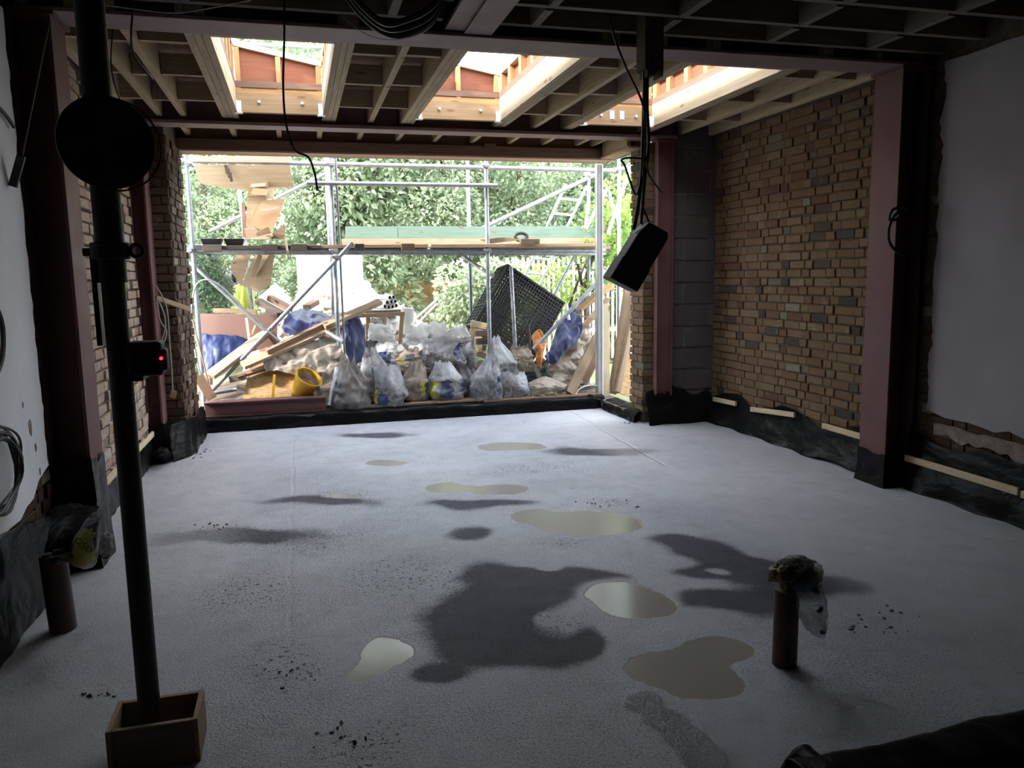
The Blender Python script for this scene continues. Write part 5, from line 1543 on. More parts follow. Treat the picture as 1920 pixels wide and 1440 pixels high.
# ------------------------------------------------------------------ heap of sacks
def sack_thing(label, box, Y, mat, seed, prints=(), lean=0.0, neck=0.72, nk=0.28, flat=False, dark=True, zmin=None, group='builders rubble sacks'):
    """box = left, top, right, bottom of the sack in the photograph, standing at depth Y"""
    l, tp, r, bt = box
    a, b_ = at(l, bt, Y), at(r, bt, Y)
    cx = (a.x + b_.x) / 2
    w_ = (b_.x - a.x) / 2 * 0.97
    z0 = at((l + r) / 2, bt, Y).z
    z1 = at((l + r) / 2, tp, Y).z
    if zmin is not None:
        z0 = max(z0, zmin)
    h = z1 - z0
    rr = random.Random(seed)
    d_ = w_ * rr.uniform(0.75, 0.95)
    ph = rr.uniform(0, 6.28)
    kf = rr.randint(5, 8)
    t = thing('rubble_sack', label, 'sack', (cx, Y + d_ * 0.6, z0), group)
    Yc = Y + d_ * 0.6
    # squarish, uneven filling pushes the plastic out in corners
    cor = [(rr.uniform(0, 6.28), rr.uniform(0.15, 0.62), rr.uniform(0.05, 0.16)) for _ in range(7)]

    kx, ky = nk * rr.uniform(1.2, 1.9), rr.uniform(0.08, 0.2)   # the closed top is a flat gathered flap
    fa = rr.uniform(-0.7, 0.7)
    tipx, tipy = rr.uniform(-0.35, 0.35) + lean, rr.uniform(-0.35, 0.1)
    fold = rr.uniform(0.1, 0.6)

    def shape(u, v, inner=0.0):
        ang = u * 2 * math.pi
        dv = Vector((math.cos(ang), math.sin(ang), v * 2.2))
        if v < 0.05:
            r0 = 0.72 + 4.0 * v
        elif flat:
            r0 = max(0.05, 1 - (max(0, v - 0.35) / 0.66) ** 3)
        else:
            r0 = 0.92 + 0.10 * math.sin(min(1.0, v / neck * 1.5) * math.pi)
        q = min(max((v - neck * 0.72) / (1 - neck * 0.72), 0.0), 1.0)
        s3 = q * q * (3 - 2 * q)
        pl = 1 + (0.26 * math.cos(ang * kf + ph + 2 * v) + 0.16 * math.cos(ang * (kf + 3) + ph * 2)) * s3 * (1 - 0.5 * s3)
        lump = 1 + 0.22 * fbm(dv * 1.2 + Vector((seed * 3.1, 0, 0)), 1, 2)
        for (ca, cv, cs) in cor:
            dd = (math.cos(ang - ca) - 1) * 4.2 - ((v - cv) * 5.5) ** 2
            lump += cs * 1.3 * math.exp(dd * 2.4)
        cr = (0.28 - abs(noise.noise(dv * 2.4 + Vector((0, seed, 0))))) * 0.22
        cr += (0.20 - abs(noise.noise(Vector((dv.x * 5, dv.y * 5, dv.z * 3.2)) + Vector((seed, 0, 3))))) * 0.15
        cr += (0.18 - abs(noise.noise(dv * 8.5 + Vector((3, seed, 3))))) * 0.07
        k = r0 * (lump + (0.0 if inner else cr)) * (1 - inner)
        c, s = math.cos(ang), math.sin(ang)
        sq = 1 / max(abs(c), abs(s)) ** 0.45 if v < neck * 0.9 else 1.0
        bx, by = c * sq * k, s * sq * k
        # towards the top the section closes to a flap
        fxx, fyy = kx * c, ky * s
        tx, ty = fxx * math.cos(fa) - fyy * math.sin(fa), fxx * math.sin(fa) + fyy * math.cos(fa)
        if not flat:
            bx, by = (bx * (1 - s3) + tx * s3) * pl + tipx * s3, (by * (1 - s3) + ty * s3) * pl + tipy * s3
        zz = z0 + h * v + 0.03 * h * noise.noise(dv * 2 + Vector((1, 1, seed)))
        if v > 0.82 and not flat:
            zz += h * (v - 0.82) * 1.1 * noise.noise(Vector((c * 1.8, s * 1.8, seed * 7)))
            by -= fold * (v - 0.82) * 2.5
            zz -= h * fold * (v - 0.82) * 0.8
        return Vector((cx + bx * w_ * 1.0, Yc + by * d_ * 1.0, max(zz, z0)))
    NU, NV = 64, 42
    mb = MB()
    mb.grid(lambda u, v: shape(u, v), NU, NV, True)
    bot = len(mb.v)
    mb.v.append(Vector((cx, Yc, z0)))
    mb.g.append(Vector((cx, Yc, z0)))
    mb.rv.append(0)
    for i in range(NU):
        mb.f.append([i * (NV + 1), bot, ((i + 1) % NU) * (NV + 1)])
        mb.mi.append(0)
    mb.rv = [(i % (NV + 1)) / NV if i < bot else 0.0 for i in range(len(mb.v))]
    mats = [M[mat]] + [M[p[0]] for p in prints]
    for k, (pm_, a0, a1, v0, v1) in enumerate(prints):
        for i in range(NU):
            ua = (i + 0.5) / NU
            for j in range(NV):
                va = (j + 0.5) / NV
                wob = 0.03 * noise.noise(Vector((ua * 30, va * 14, seed)))
                if a0 < ua + wob < a1 and v0 < va + wob < v1:
                    mb.mi[i * NV + j] = k + 1
    mb.build('plastic', mats, t, angle=70)
    if dark:
        # broken brick and plaster lumps inside the plastic
        ct_ = MB()
        ct_.grid(lambda u, v: shape(u, 0.03 + v * neck * 0.74, 0.22), 28, 12, True)
        n_ = len(ct_.v)
        top = Vector((cx, Yc, z0 + h * neck * 0.84))
        ct_.v.append(top); ct_.g.append(top); ct_.rv.append(0)
        for i in range(28):
            ct_.f.append([i * 13 + 12, ((i + 1) % 28) * 13 + 12, n_])
            ct_.mi.append(0)
        ct_.build('contents', M['contents'], t, smooth=False)
    return t


# angles: 0.75 is the side that faces the room
F0 = 0.75
Yn = 'navy_print'
Ye = 'yellow_print'
Ch = 'char_print'
s1 = sack_thing('grey dusty sack with an upright twisted top, leftmost of the front row', (624, 672, 697, 771), 8.60, 'bag_grey', 1, ((Ch, 0.52, 0.66, 0.28, 0.60),), 0.1, 0.50, 0.34)
s2 = sack_thing('clear sack with yellow and navy print, second in the front row', (703, 686, 761, 766), 8.62, 'bag_clear', 2, ((Ye, 0.55, 0.62, 0.1, 0.45), (Yn, 0.62, 0.72, 0.1, 0.36)), 0.15, 0.62, 0.55)
s3 = sack_thing('pale sack with a dark printed panel rising behind the grey twisted-top sack', (679, 650, 738, 752), 8.95, 'bag_clear', 3, ((Ch, 0.70, 0.98, 0.15, 0.62), (Ye, 0.80, 0.92, 0.48, 0.58)), -0.2, 0.66, 0.34, zmin=0.12)
s4 = sack_thing('creamy sack with a yellow check band, third in the front row', (754, 679, 808, 754), 8.70, 'bag_beige', 4, ((Ye, 0.80, 0.86, 0.2, 0.5), (Ch, 0.86, 0.92, 0.1, 0.5)), 0.25, 0.62, 0.35)
s5 = sack_thing('clear sack with a bold yellow and navy stripe, fourth in the front row', (805, 679, 872, 751), 8.68, 'bag_white', 5, ((Ye, 0.58, 0.66, 0.08, 0.55), (Yn, 0.68, 0.78, 0.1, 0.55), (Yn, 0.86, 0.95, 0.25, 0.55)), 0.1, 0.70, 0.5)
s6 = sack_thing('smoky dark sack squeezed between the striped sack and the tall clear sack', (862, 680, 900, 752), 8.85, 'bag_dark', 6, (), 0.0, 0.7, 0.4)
s7 = sack_thing('tall clear sack with a knotted top and navy print, fifth in the front row', (888, 663, 944, 755), 8.60, 'bag_clear', 7, ((Yn, 0.84, 0.97, 0.42, 0.56), (Ye, 0.92, 1.0, 0.05, 0.42), (Yn, 0.84, 0.90, 0.10, 0.30)), 0.1, 0.60, 0.26)
s8 = sack_thing('grey clear sack with a twisted side, sixth in the front row', (940, 698, 995, 752), 8.66, 'bag_clear', 8, (), 0.2, 0.72, 0.5)
s9 = sack_thing('low beige sack lying flat at the right end of the front row', (993, 708, 1060, 748), 8.66, 'bag_beige', 9, (), 0.1, flat=True, dark=False)
s10 = sack_thing('round beige sack with a gathered top behind the flat beige sack', (1031, 671, 1090, 728), 8.86, 'bag_beige', 10, (), 0.1, 0.72, 0.3, dark=False)
s11 = sack_thing('pale sack with a tall pointed neck behind the grey clear sack', (920, 632, 976, 712), 8.98, 'bag_white', 11, ((Ch, 0.7, 0.76, 0.2, 0.3),), -0.45, 0.50, 0.2)
s12 = sack_thing('folded cream cloth sack beside the orange rubber sleeve', (958, 645, 1006, 700), 9.02, 'bag_beige', 12, (), 0.15, 0.7, 0.55, dark=False)
s13 = sack_thing('white sack slumped over navy print on the second row at the left', (700, 641, 745, 690), 9.12, 'bag_white', 13, ((Yn, 0.62, 0.82, 0.2, 0.62),), 0.1, 0.72, 0.5)
s14 = sack_thing('creamy sack with a yellow torn label on the second row', (738, 652, 796, 700), 9.08, 'bag_beige', 14, ((Ye, 0.62, 0.68, 0.45, 0.6), (Ch, 0.69, 0.82, 0.5, 0.75)), 0.0, 0.72, 0.45)
s15 = sack_thing('pale bluish sack on the second row left of the big clear sack', (766, 636, 813, 690), 9.22, 'bag_white', 15, (), 0.2, 0.7, 0.5)
s16 = sack_thing('big clear sack with a stiff folded corner in the middle of the second row', (801, 634, 874, 690), 9.05, 'bag_clear', 16, ((Yn, 0.82, 0.88, 0.3, 0.8),), 0.25, 0.66, 0.55)
s17 = sack_thing('thin clear sack with navy print right of the big clear sack', (848, 632, 893, 700), 9.25, 'bag_clear', 17, ((Yn, 0.66, 0.72, 0.5, 0.85),), 0.0, 0.7, 0.4)
s18 = sack_thing('sunlit white sack at the back left of the sack heap', (690, 606, 742, 660), 9.55, 'bag_sunlit', 18, ((Ch, 0.60, 0.70, 0.15, 0.4),), 0.0, 0.72, 0.45)
s19 = sack_thing('sunlit white sack at the back of the sack heap below the white drum', (762, 607, 812, 660), 9.60, 'bag_sunlit', 19, (), 0.1, 0.72, 0.5)
s20 = sack_thing('sunlit white sack at the back middle of the sack heap', (806, 606, 850, 660), 9.58, 'bag_sunlit', 20, (), -0.1, 0.72, 0.5)
s21 = sack_thing('sunlit white sack at the back right by the thin scaffold pole', (838, 608, 886, 665), 9.50, 'bag_sunlit', 21, (), 0.1, 0.72, 0.5)
s22 = sack_thing('pinkish beige sack under the blue tarpaulin by the leaning planks', (1046, 648, 1100, 700), 9.05, 'bag_beige', 22, (), 0.1, 0.75, 0.4, dark=False)
s23 = sack_thing('dusty beige sack wedged between the blue tarpaulin and the leaning planks', (1060, 606, 1114, 665), 9.25, 'bag_beige', 23, (), 0.1, 0.75, 0.4, dark=False)
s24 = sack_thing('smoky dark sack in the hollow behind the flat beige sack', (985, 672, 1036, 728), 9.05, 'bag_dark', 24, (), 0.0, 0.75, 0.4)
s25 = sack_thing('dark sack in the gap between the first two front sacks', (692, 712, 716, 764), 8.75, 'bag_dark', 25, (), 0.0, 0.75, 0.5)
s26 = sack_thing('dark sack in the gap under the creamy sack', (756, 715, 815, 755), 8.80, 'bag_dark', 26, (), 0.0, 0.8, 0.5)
s27 = sack_thing('charcoal printed sack half hidden under the dark blue tarpaulin', (672, 640, 712, 690), 9.35, 'bag_dark', 27, ((Ch, 0.6, 0.9, 0.3, 0.7),), 0.0, 0.75, 0.5)
lettering('OSO', M['pale_text'], s3.children[0], at(697, 690, 8.80), at(712, 668, 8.80) - at(697, 690, 8.80), at(690, 680, 8.80) - at(697, 690, 8.80), 0.075)
lettering('OSO', M['pale_text'], s1.children[0], at(648, 718, 8.585), at(664, 712, 8.585) - at(648, 718, 8.585), (0.15, 0, 1), 0.05)

# ------------------------------------------------------------------ tarpaulins and sheets
def tarp(label, ctrl, nu, nv, amp, fs, seed, mat='tarp', fold=(1.6, 1.0, 0.6), name='tarpaulin', cat='tarpaulin', group='tarpaulins and sheets'):
    return tag(sheet([[at(*p) for p in row] for row in ctrl], nu, nv, amp, fs, seed, fold).build(name, M[mat], solid=0.003, angle=70), label, cat, group)


tarp('bright blue tarpaulin hanging over the brown hardboard panel', [[(374, 626, 9.45), (372, 665, 9.35), (372, 700, 9.3)], [(400, 627, 9.45), (398, 660, 9.3), (390, 702, 9.25)], [(435, 630, 9.45), (432, 660, 9.3), (410, 695, 9.25)], [(466, 634, 9.45), (462, 655, 9.35), (440, 672, 9.3)]], 44, 30, 0.018, 6, 31, 'tarp_bright')
tarp('navy blue tarpaulin bunched over the rubble at the top of the planks', [[(532, 600, 9.5), (548, 586, 9.7), (575, 577, 9.9)], [(535, 628, 9.3), (565, 606, 9.5), (600, 585, 9.8)], [(560, 630, 9.3), (590, 612, 9.45), (628, 588, 9.7)], [(600, 626, 9.3), (620, 606, 9.4), (655, 590, 9.6)]], 40, 36, 0.035, 5, 32)
tarp('dark blue tarpaulin falling behind the double scaffold pole', [[(628, 605, 9.45), (650, 590, 9.5), (672, 592, 9.55)], [(640, 632, 9.3), (660, 612, 9.35), (684, 620, 9.4)], [(648, 660, 9.2), (668, 640, 9.25), (688, 652, 9.3)], [(660, 690, 9.15), (676, 680, 9.2), (690, 685, 9.2)]], 36, 30, 0.03, 5, 33)
tarp('small blue tarpaulin piece behind the yellow bucket', [[(582, 692, 9.0), (600, 686, 9.05), (618, 690, 9.1)], [(582, 705, 8.95), (600, 702, 9.0), (618, 706, 9.0)]], 20, 20, 0.03, 8, 34)
tarp('dark blue tarpaulin draped over the long pole at the right', [[(1040, 625, 9.0), (1048, 606, 9.1), (1058, 590, 9.2), (1072, 570, 9.25)], [(1030, 660, 8.9), (1050, 635, 8.95), (1070, 612, 9.0), (1088, 592, 9.05)], [(1020, 668, 8.85), (1046, 655, 8.88), (1075, 628, 8.92), (1094, 606, 8.95)], [(1030, 685, 8.85), (1046, 676, 8.85), (1068, 655, 8.9), (1090, 630, 8.95)]], 44, 44, 0.03, 5, 35)
tarp('dusty beige dust sheet lying under the long planks', [[(494, 660, 8.95), (560, 640, 9.05), (620, 632, 9.2)], [(500, 690, 8.85), (560, 668, 8.95), (640, 650, 9.1)], [(545, 700, 8.85), (590, 690, 8.92), (650, 690, 9.05)], [(570, 712, 8.88), (600, 708, 8.92), (640, 715, 9.0)]], 60, 50, 0.028, 9, 36, 'beige_sheet', (1, 1, 1), 'dust_sheet', 'dust sheet')

# orange rubber sleeve and shovel handle
t = thing('orange_sleeve', 'orange rubber sleeve hanging over the long pole', 'sleeve', at(1015, 690, 8.9))
sheet([[at(995, 628, 8.98), at(1000, 650, 8.9), at(1005, 668, 8.86), at(1003, 686, 8.86)], [at(1006, 618, 8.95), at(1012, 645, 8.82), at(1014, 668, 8.8), at(1010, 690, 8.82)], [at(1016, 622, 8.95), at(1020, 645, 8.86), at(1018, 668, 8.85), at(1014, 688, 8.87)]], 24, 36, 0.03, 9, 41).build('rubber', M['orange_rag'], t, solid=0.006, angle=80)
t = thing('shovel', 'dark shovel with a D-shaped handle leaning on the black crate', 'shovel', at(993, 640, 9.1))
a, b_, c_, d_ = at(982, 594, 9.15), at(998, 593, 9.15), at(991, 614, 9.13), at(993, 632, 9.1)
MB().tube([a, b_], 0.012, 8).build('grip', M['black_steel'], t)
hd = MB()
hd.tube([a, c_], 0.010, 8)
hd.tube([b_, c_], 0.010, 8)
hd.build('yoke', M['black_steel'], t)
MB().tube([c_, d_, at(994, 690, 9.0)], 0.014, 8).build('shaft', M['black_steel'], t)

# ------------------------------------------------------------------ tilted black crate
o0 = at(952, 497, 9.75)           # top corner
ex = (at(1058, 568, 9.75) - o0)   # along the top edge, down to the right
ez = (at(893, 612, 9.65) - o0)    # down the left edge
ez = ez - ex * (ez.dot(ex) / ex.length_squared) * 0.85
n_ = ex.cross(ez).normalized()
if n_.y < 0:
    n_ = -n_
D = 0.42
cr = thing('drainage_crate', 'black perforated plastic drainage crate tilted on its corner', 'crate', o0 + ez + ex * 0.5 + Vector((0, 0, -0.3)))
LX, LZ = ex.length, ez.length * 0.98
ux, uz = ex.normalized(), ez.normalized()


def panel(org, u, lu, v, lv, nrm, nu, nv, name, parent, seed):
    """moulded lattice panel: frame, ribs and small bars"""
    b = MB()
    T = 0.022
    for k in range(nu + 1):
        p = org + u * (lu * k / nu)
        b.bar(p, p + v * lv, 0.020 if k in (0, nu) else 0.011, T, nrm)
    for k in range(nv + 1):
        p = org + v * (lv * k / nv)
        b.bar(p, p + u * lu, 0.020 if k in (0, nv) else 0.012, T * 1.1, nrm)
    rr = random.Random(seed)
    for i in range(nu):
        for j in range(nv):
            c0 = org + u * (lu * (i + .0) / nu) + v * (lv * (j + .0) / nv)
            du, dv_ = u * (lu / nu), v * (lv / nv)
            for q in (0.18, 0.34, 0.5, 0.66, 0.82):
                b.bar(c0 + dv_ * q, c0 + du + dv_ * q, 0.012, T * .5, nrm)
            for q in (0.33, 0.66):
                b.bar(c0 + du * q, c0 + du * q + dv_, 0.010, T * .5, nrm)
    return b.build(name, M['black_plastic'], parent, smooth=False)


panel(o0, ux, LX, uz, LZ, n_, 8, 3, 'front_panel', cr, 1)
panel(o0 + n_ * D, ux, LX, uz, LZ, n_, 8, 3, 'rear_panel', cr, 2)
panel(o0, n_, D, uz, LZ, ux, 3, 3, 'side_panel', cr, 3)
panel(o0 + ux * LX, n_, D, uz, LZ, ux, 3, 3, 'side_panel', cr, 4)
panel(o0 + uz * LZ, ux, LX, n_, D, uz, 8, 3, 'base_panel', cr, 5)
panel(o0, ux, LX, n_, D, uz, 8, 3, 'top_panel', cr, 6)
panel(o0 + n_ * D * .5, ux, LX, uz, LZ, n_, 8, 3, 'core_panel', cr, 7)
tag(MB().tube([at(958, 500, 9.35), at(966, 655, 9.2)], 0.024, 12).build('loose_pole', M['galv']), 'grey scaffold tube standing in front of the tilted black crate', 'pole')
b = MB()
b.tube([at(1062, 570, 9.1), at(1067, 600, 9.05)], 0.018, 10)
tag(b.build('white_tube', M['pvc']), 'white plastic handle sticking out of the blue tarpaulin', 'handle')

# ------------------------------------------------------------------ planks, boards, leaning timbers
def plank(label, a, b_, Ya, Yb, w_, h_, mat='plank', up=(0, 0, 1), name='plank', cat='plank', group='loose timbers outside'):
    return tag(MB().bar(at(*a, Ya), at(*b_, Yb), w_, h_, up).build(name, M[mat], smooth=False, bevel=0.002), label, cat, group)


plank('wide plank rising from the kerb to the left brace', (392, 706), (502, 622), 8.80, 9.4, 0.16, 0.04, 'plank', (-.3, -.5, 1))
plank('long plank rising over the beige dust sheet to the double pole', (455, 686), (640, 606), 8.80, 9.25, 0.11, 0.045, 'plank', (0, -.6, 1))
plank('reddish thin plank lying along the long plank', (500, 660), (612, 606), 8.88, 9.2, 0.05, 0.05, 'brown_board', (0, -.3, 1))
plank('plank rising past the double pole toward the white pipes', (606, 612), (712, 566), 9.15, 9.7, 0.09, 0.05, 'plank', (0, -.5, 1))
plank('dark brown plank lying under the long planks', (445, 705), (545, 676), 8.85, 8.95, 0.08, 0.03, 'brown_board', (0, -.5, 1))
plank('white painted board end lying low on the left of the rubble', (430, 712), (462, 705), 8.85, 8.85, 0.05, 0.07, 'joist_grey')
plank('thin white painted stick standing in the blue tarpaulin', (462, 596), (468, 640), 9.4, 9.35, 0.03, 0.012, 'fresh', (0, 1, 0), 'stick', 'stick')
plank('second thin pale stick leaning beside the white stick', (479, 610), (466, 642), 9.4, 9.35, 0.02, 0.012, 'fresh', (0, 1, 0), 'stick', 'stick')
plank('short pale lath leaning inside the yellow bucket', (567, 694), (580, 712), 8.85, 8.8, 0.03, 0.02, 'joist_grey', (0, 1, 0), 'lath', 'lath')
plank('paint-spotted lath standing right of the yellow bucket', (590, 710), (601, 744), 8.78, 8.74, 0.045, 0.02, 'joist_grey', (0, 1, 0), 'lath', 'lath')
plank('brown beam end jutting out of the rubble heap', (505, 558), (545, 580), 10.2, 10.0, 0.09, 0.07, 'brown_board')
plank('dark beam piece lying on the rubble heap', (485, 565), (530, 590), 10.1, 9.9, 0.08, 0.08, 'dark_board')
plank('short brown beam standing out behind the navy tarpaulin', (575, 576), (592, 566), 10.0, 10.3, 0.10, 0.06, 'brown_board')
plank('short dark beam end under the rubble heap', (500, 585), (522, 592), 9.9, 9.8, 0.07, 0.07, 'dark_board')
plank('thick sawn plank leaning from the kerb against the aluminium post', (1068, 738), (1120, 632), 8.62, 8.95, 0.05, 0.11, 'plank', (-1, 0, .4))
plank('fresh pale stud standing upright beside the aluminium post', (1136, 743), (1136, 570), 8.72, 8.80, 0.085, 0.045, 'fresh', (0, 1, 0))
plank('brown plank leaning left of the upright stud', (1092, 722), (1126, 655), 9.0, 9.2, 0.05, 0.09, 'brown_board', (-1, 0, .4))
plank('second brown plank leaning in the shade left of the upright stud', (1080, 716), (1122, 640), 9.1, 9.3, 0.04, 0.07, 'brown_board', (-1, 0, .4))
plank('tall pale plank leaning right of the upright stud', (1148, 738), (1178, 540), 8.8, 9.15, 0.10, 0.04, 'plank', (0, 1, 0))
plank('tall plank leaning in the middle of the stack by the brick pier', (1150, 735), (1188, 545), 8.72, 9.05, 0.05, 0.06, 'plank', (0, 1, 0))
plank('tall plank leaning closest to the brick pier', (1158, 735), (1198, 545), 8.65, 8.95, 0.06, 0.05, 'plank', (0, 1, 0))
plank('thin brown plank leaning behind the aluminium post', (1140, 560), (1095, 612), 9.35, 9.3, 0.07, 0.04, 'plank', (0, -.4, 1))
plank('brown branch-like pole lying along the long grey pole', (1128, 540), (1062, 600), 9.2, 9.15, 0.04, 0.04, 'brown_board')
plank('pale board wedged behind the aluminium post', (1146, 536), (1085, 580), 9.5, 9.4, 0.09, 0.04, 'orange_pine', (0, -.3, 1))
plank('pale offcut lying on the kerb at the foot of the upright stud', (1085, 728), (1118, 724), 8.75, 8.75, 0.06, 0.05, 'joist_grey')
plank('thin bent branch sticking out of the dark blue tarpaulin', (1074, 588), (1116, 599), 8.98, 8.98, 0.018, 0.018, 'plank', (0, 1, 0), 'stick', 'stick')
tag(MB().prism([at(1158, 738, 8.66), at(1172, 665, 8.80), at(1200, 665, 8.80), at(1200, 752, 8.66)], (0, 0.018, 0.004)).build('strand_board', M['osb'], smooth=False), 'strand board offcut leaning against the brick pier', 'strand board', 'strand boards')
tag(MB().prism([at(455, 750, 8.80), at(470, 680, 9.0), at(556, 672, 9.0), at(592, 720, 8.85), at(586, 748, 8.80)], (0, 0.018, 0.004)).build('strand_board', M['osb'], smooth=False), 'strand board panel leaning behind the yellow bucket', 'strand board', 'strand boards')
tag(MB().bar(at(515, 702, 8.78), at(511, 748, 8.74), 0.028, 0.014, (0, 1, 0)).build('yellow_level', M['bucket'], smooth=False, bevel=0.002), 'yellow stick leaning on the strand board left of the bucket', 'stick')
tag(MB().prism([at(374, 588, 9.5), at(520, 590, 9.5), at(520, 645, 9.45), at(374, 690, 9.4)], (0, 0.02, 0)).build('hardboard_panel', M['hardboard'], smooth=False), 'brown hardboard panel standing behind the bright blue tarpaulin', 'panel')
tag(MB().bar(at(400, 582, 9.62), at(480, 584, 9.62), 0.05, 0.05).build('rail_timber', M['plank'], smooth=False), 'pale timber lying along the top of the brown hardboard panel', 'timber')
tag(MB().bar(at(372, 705, 8.66), at(398, 748, 8.62), 0.03, 0.10, (1, 0, 0)).build('edge_board', M['brown_board'], smooth=False), 'brown board leaning against the end of the bay wall', 'board')

# tubes on the left
tag(MB().tube([at(612, 622, 9.05), at(643, 641, 8.95)], 0.025, 14).build('loose_pole', M['galv']), 'short scaffold tube end poking out under the planks', 'pole')
tag(MB().tube([at(632, 690, 8.95), at(617, 762, 8.62)], 0.026, 14).build('loose_pole', M['galv']), 'grey scaffold tube leaning beside the leftmost grey sack', 'pole')
tag(MB().tube([at(398, 738, 8.72), at(444, 730, 8.75)], 0.02, 14).build('loose_pole', M['galv']), 'grey tube lying behind the short red beam', 'pole')

# yellow bucket lying tilted
ax0, ax1 = at(552, 740, 8.72), at(592, 716, 8.78)
c0, c1 = at(560, 733, 8.74), at(579, 722, 8.78)
d_ = (at(594, 708, 8.72) - at(556, 740, 8.74))
axis = Vector((d_.x * 0.62, -0.09, d_.z * 0.9)).normalized()
bt = thing('bucket', 'yellow plastic bucket lying tilted behind the red beam', 'bucket', at(575, 748, 8.76))
ctr = at(563, 735, 8.86)
axis = Vector((0.42, -0.42, 0.72)).normalized()
L_ = 0.23
uu = axis.orthogonal().normalized()
vv = axis.cross(uu)
b = MB()
NB = 32
rings = [(0.0, 0.0), (0.0, 0.105), (0.02, 0.112), (L_ - 0.03, 0.142), (L_ - 0.03, 0.150), (L_, 0.152), (L_, 0.142), (0.012, 0.104), (0.012, 0.0)]
vs = []
for (tz, rr_) in rings:
    for k in range(NB):
        q = 2 * math.pi * k / NB
        vs.append(ctr + axis * tz + (uu * math.cos(q) + vv * math.sin(q)) * max(rr_, 0.001))
fs = [(i * NB + k, i * NB + (k + 1) % NB, (i + 1) * NB + (k + 1) % NB, (i + 1) * NB + k) for i in range(len(rings) - 1) for k in range(NB)]
b.add(vs, fs).build('pail', M['bucket'], bt)
wire([ctr + axis * (L_ - 0.02) + uu * 0.152, ctr + axis * (L_ + 0.05) + vv * 0.10 + uu * 0.12, ctr + axis * (L_ + 0.06) + vv * 0.16, ctr + axis * (L_ + 0.05) + vv * 0.10 - uu * 0.12, ctr + axis * (L_ - 0.02) - uu * 0.152], 0.004).build('handle', M['galv'], bt)

# grey elbow pipe, bench with pipes, drum
ep = thing('elbow_pipe', 'grey plastic pipe with an elbow standing before the hedge', 'pipe', at(428, 580, 10.4))
MB().tube([at(420, 580, 10.4), at(425, 545, 10.4), at(428, 530, 10.4), at(432, 523, 10.38), at(440, 520, 10.33)], [0.085, 0.085, 0.085, 0.08, 0.08], 18).build('pipe', M['pvc_grey'], ep)
MB().tube([at(438, 520.5, 10.34), at(441, 520, 10.325)], 0.092, 18).build('socket', M['pvc_grey'], ep)
MB().tube([at(441.5, 520, 10.322), at(442, 520, 10.32)], 0.068, 18).build('mouth', M['dark_inside'], ep)
tag(MB().tube([at(444, 522, 10.3), at(490, 548, 10.3)], 0.03, 12).build('waste_pipe', M['pvc_grey']), 'thin grey waste pipe slanting from the elbow pipe to the chute', 'pipe')
bn = thing('work_bench', 'rough timber bench carrying white pipes', 'bench', at(725, 640, 10.1))
MB().bar(at(670, 592, 10.0), at(758, 588, 10.0), 0.08, 0.05).build('front_rail', M['plank'], bn, smooth=False)
MB().bar(at(680, 585, 10.5), at(756, 581, 10.5), 0.5, 0.03).build('top_board', M['joist_grey'], bn, smooth=False)
MB().bar(at(754, 590, 10.05), at(750, 645, 10.05), 0.05, 0.05).build('leg', M['plank'], bn, smooth=False)
MB().bar(at(690, 594, 10.05), at(690, 645, 10.05), 0.05, 0.05).build('leg', M['plank'], bn, smooth=False)
tag(MB().tube([at(764, 578, 10.2), at(763, 626, 10.2)], 0.085, 20).build('white_drum', M['pvc']), 'white upright drum at the end of the bench', 'drum')
pk = [(722, 575, 'lowest left'), (729, 576, 'lowest middle'), (736, 575, 'lowest right'), (743, 573, 'far right'), (726, 567, 'second row left'), (734, 566, 'second row middle'), (741, 565, 'second row right'), (738, 557, 'top right'), (731, 558, 'top left')]
for x, y, nm in pk:
    t = thing('drain_tube', 'white plastic tube on the bench, %s of the pile' % nm, 'tube', at(x, y + 3, 10.0), 'white tubes on the bench')
    p = at(x, y, 10.0)
    q = p + Vector((-0.42, 0.75, 0.0))
    MB().tube([p, q], 0.028, 14).build('tube', M['pvc'], t)
    dr = (p - q).normalized()
    MB().tube([p, p + dr * 0.002], 0.021, 14).build('bore', M['dark_inside'], t)
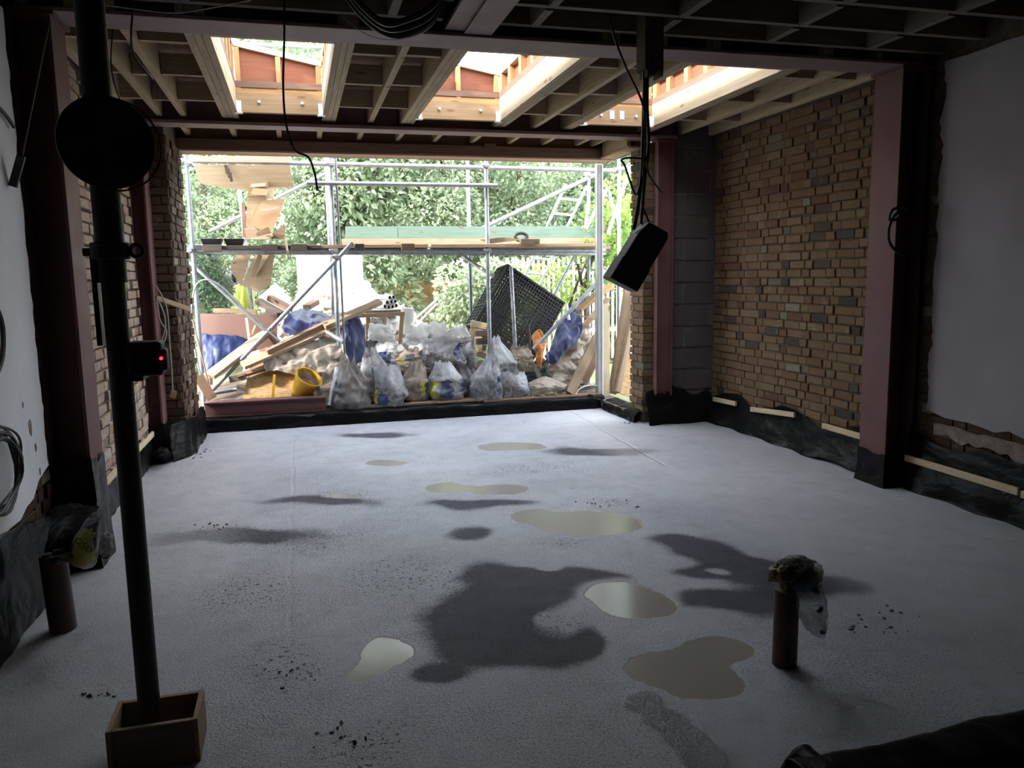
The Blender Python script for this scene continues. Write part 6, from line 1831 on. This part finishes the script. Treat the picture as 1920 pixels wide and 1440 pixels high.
# brick stack behind the thin pole
for k, (x, y, lab, mt) in enumerate(((905, 625, 'red brick on top of the small pile behind the thin pole', 'brown_board'), (909, 640, 'dark brick low in the small pile behind the thin pole', 'dark_board'))):
    p = at(x, y, 9.3)
    tag(MB().box(p.x - 0.10, p.x + 0.10, 9.25, 9.36, p.z - 0.035, p.z + 0.035).build('loose_brick', M[mt], smooth=False, bevel=0.004), lab, 'brick', 'loose bricks')
p = at(893, 650, 9.5)
t = thing('pallet_side', 'pale wooden slatted crate side behind the sacks by the thin pole', 'crate', p + Vector((0, 0, -0.3)))
for k in range(5):
    MB().bar(at(884, 606 + k * 13, 9.5), at(912, 612 + k * 14, 9.35), 0.02, 0.075).build('slat', M['fresh'], t, smooth=False, bevel=0.002)
MB().bar(at(886, 600, 9.52), at(888, 665, 9.52), 0.03, 0.05, (1, 0, 0)).build('corner_post', M['fresh'], t, smooth=False)
# bottle, small stuff
t = thing('bottle', 'green glass bottle end in the hollow between the sacks', 'bottle', at(1025, 712, 8.95))
MB().tube([at(1022, 703, 9.0), at(1024, 706, 8.9), at(1027, 707, 8.82)], [0.036, 0.036, 0.034], 18).build('body', M['bottle'], t)
MB().tube([at(1027, 707, 8.818), at(1027.2, 707.1, 8.812)], 0.02, 14).build('punt', M['dark_inside'], t)
plank('white brick-shaped block standing in the hollow by the bottle', (1003, 690), (1012, 708), 8.92, 8.86, 0.05, 0.04, 'joist_grey', (0, 1, 0), 'block', 'block')
tag(wire([at(x, y, 8.6) for x, y in ((1078, 742), (1086, 730), (1098, 724), (1112, 722), (1122, 724))], 0.007).build('cable', M['pvc']), 'white cable curling on the kerb by the sawn plank', 'cable')
tag(sheet([[at(1098, 738, 8.55), at(1110, 742, 8.5), at(1125, 748, 8.45)], [at(1104, 752, 8.48), at(1118, 752, 8.42), at(1132, 756, 8.38)]], 20, 20, 0.03, 14, 55).build('plastic_scrap', M['dpm'], solid=0.002, angle=70), 'black plastic scrap with pale tears on the kerb corner', 'plastic scrap')
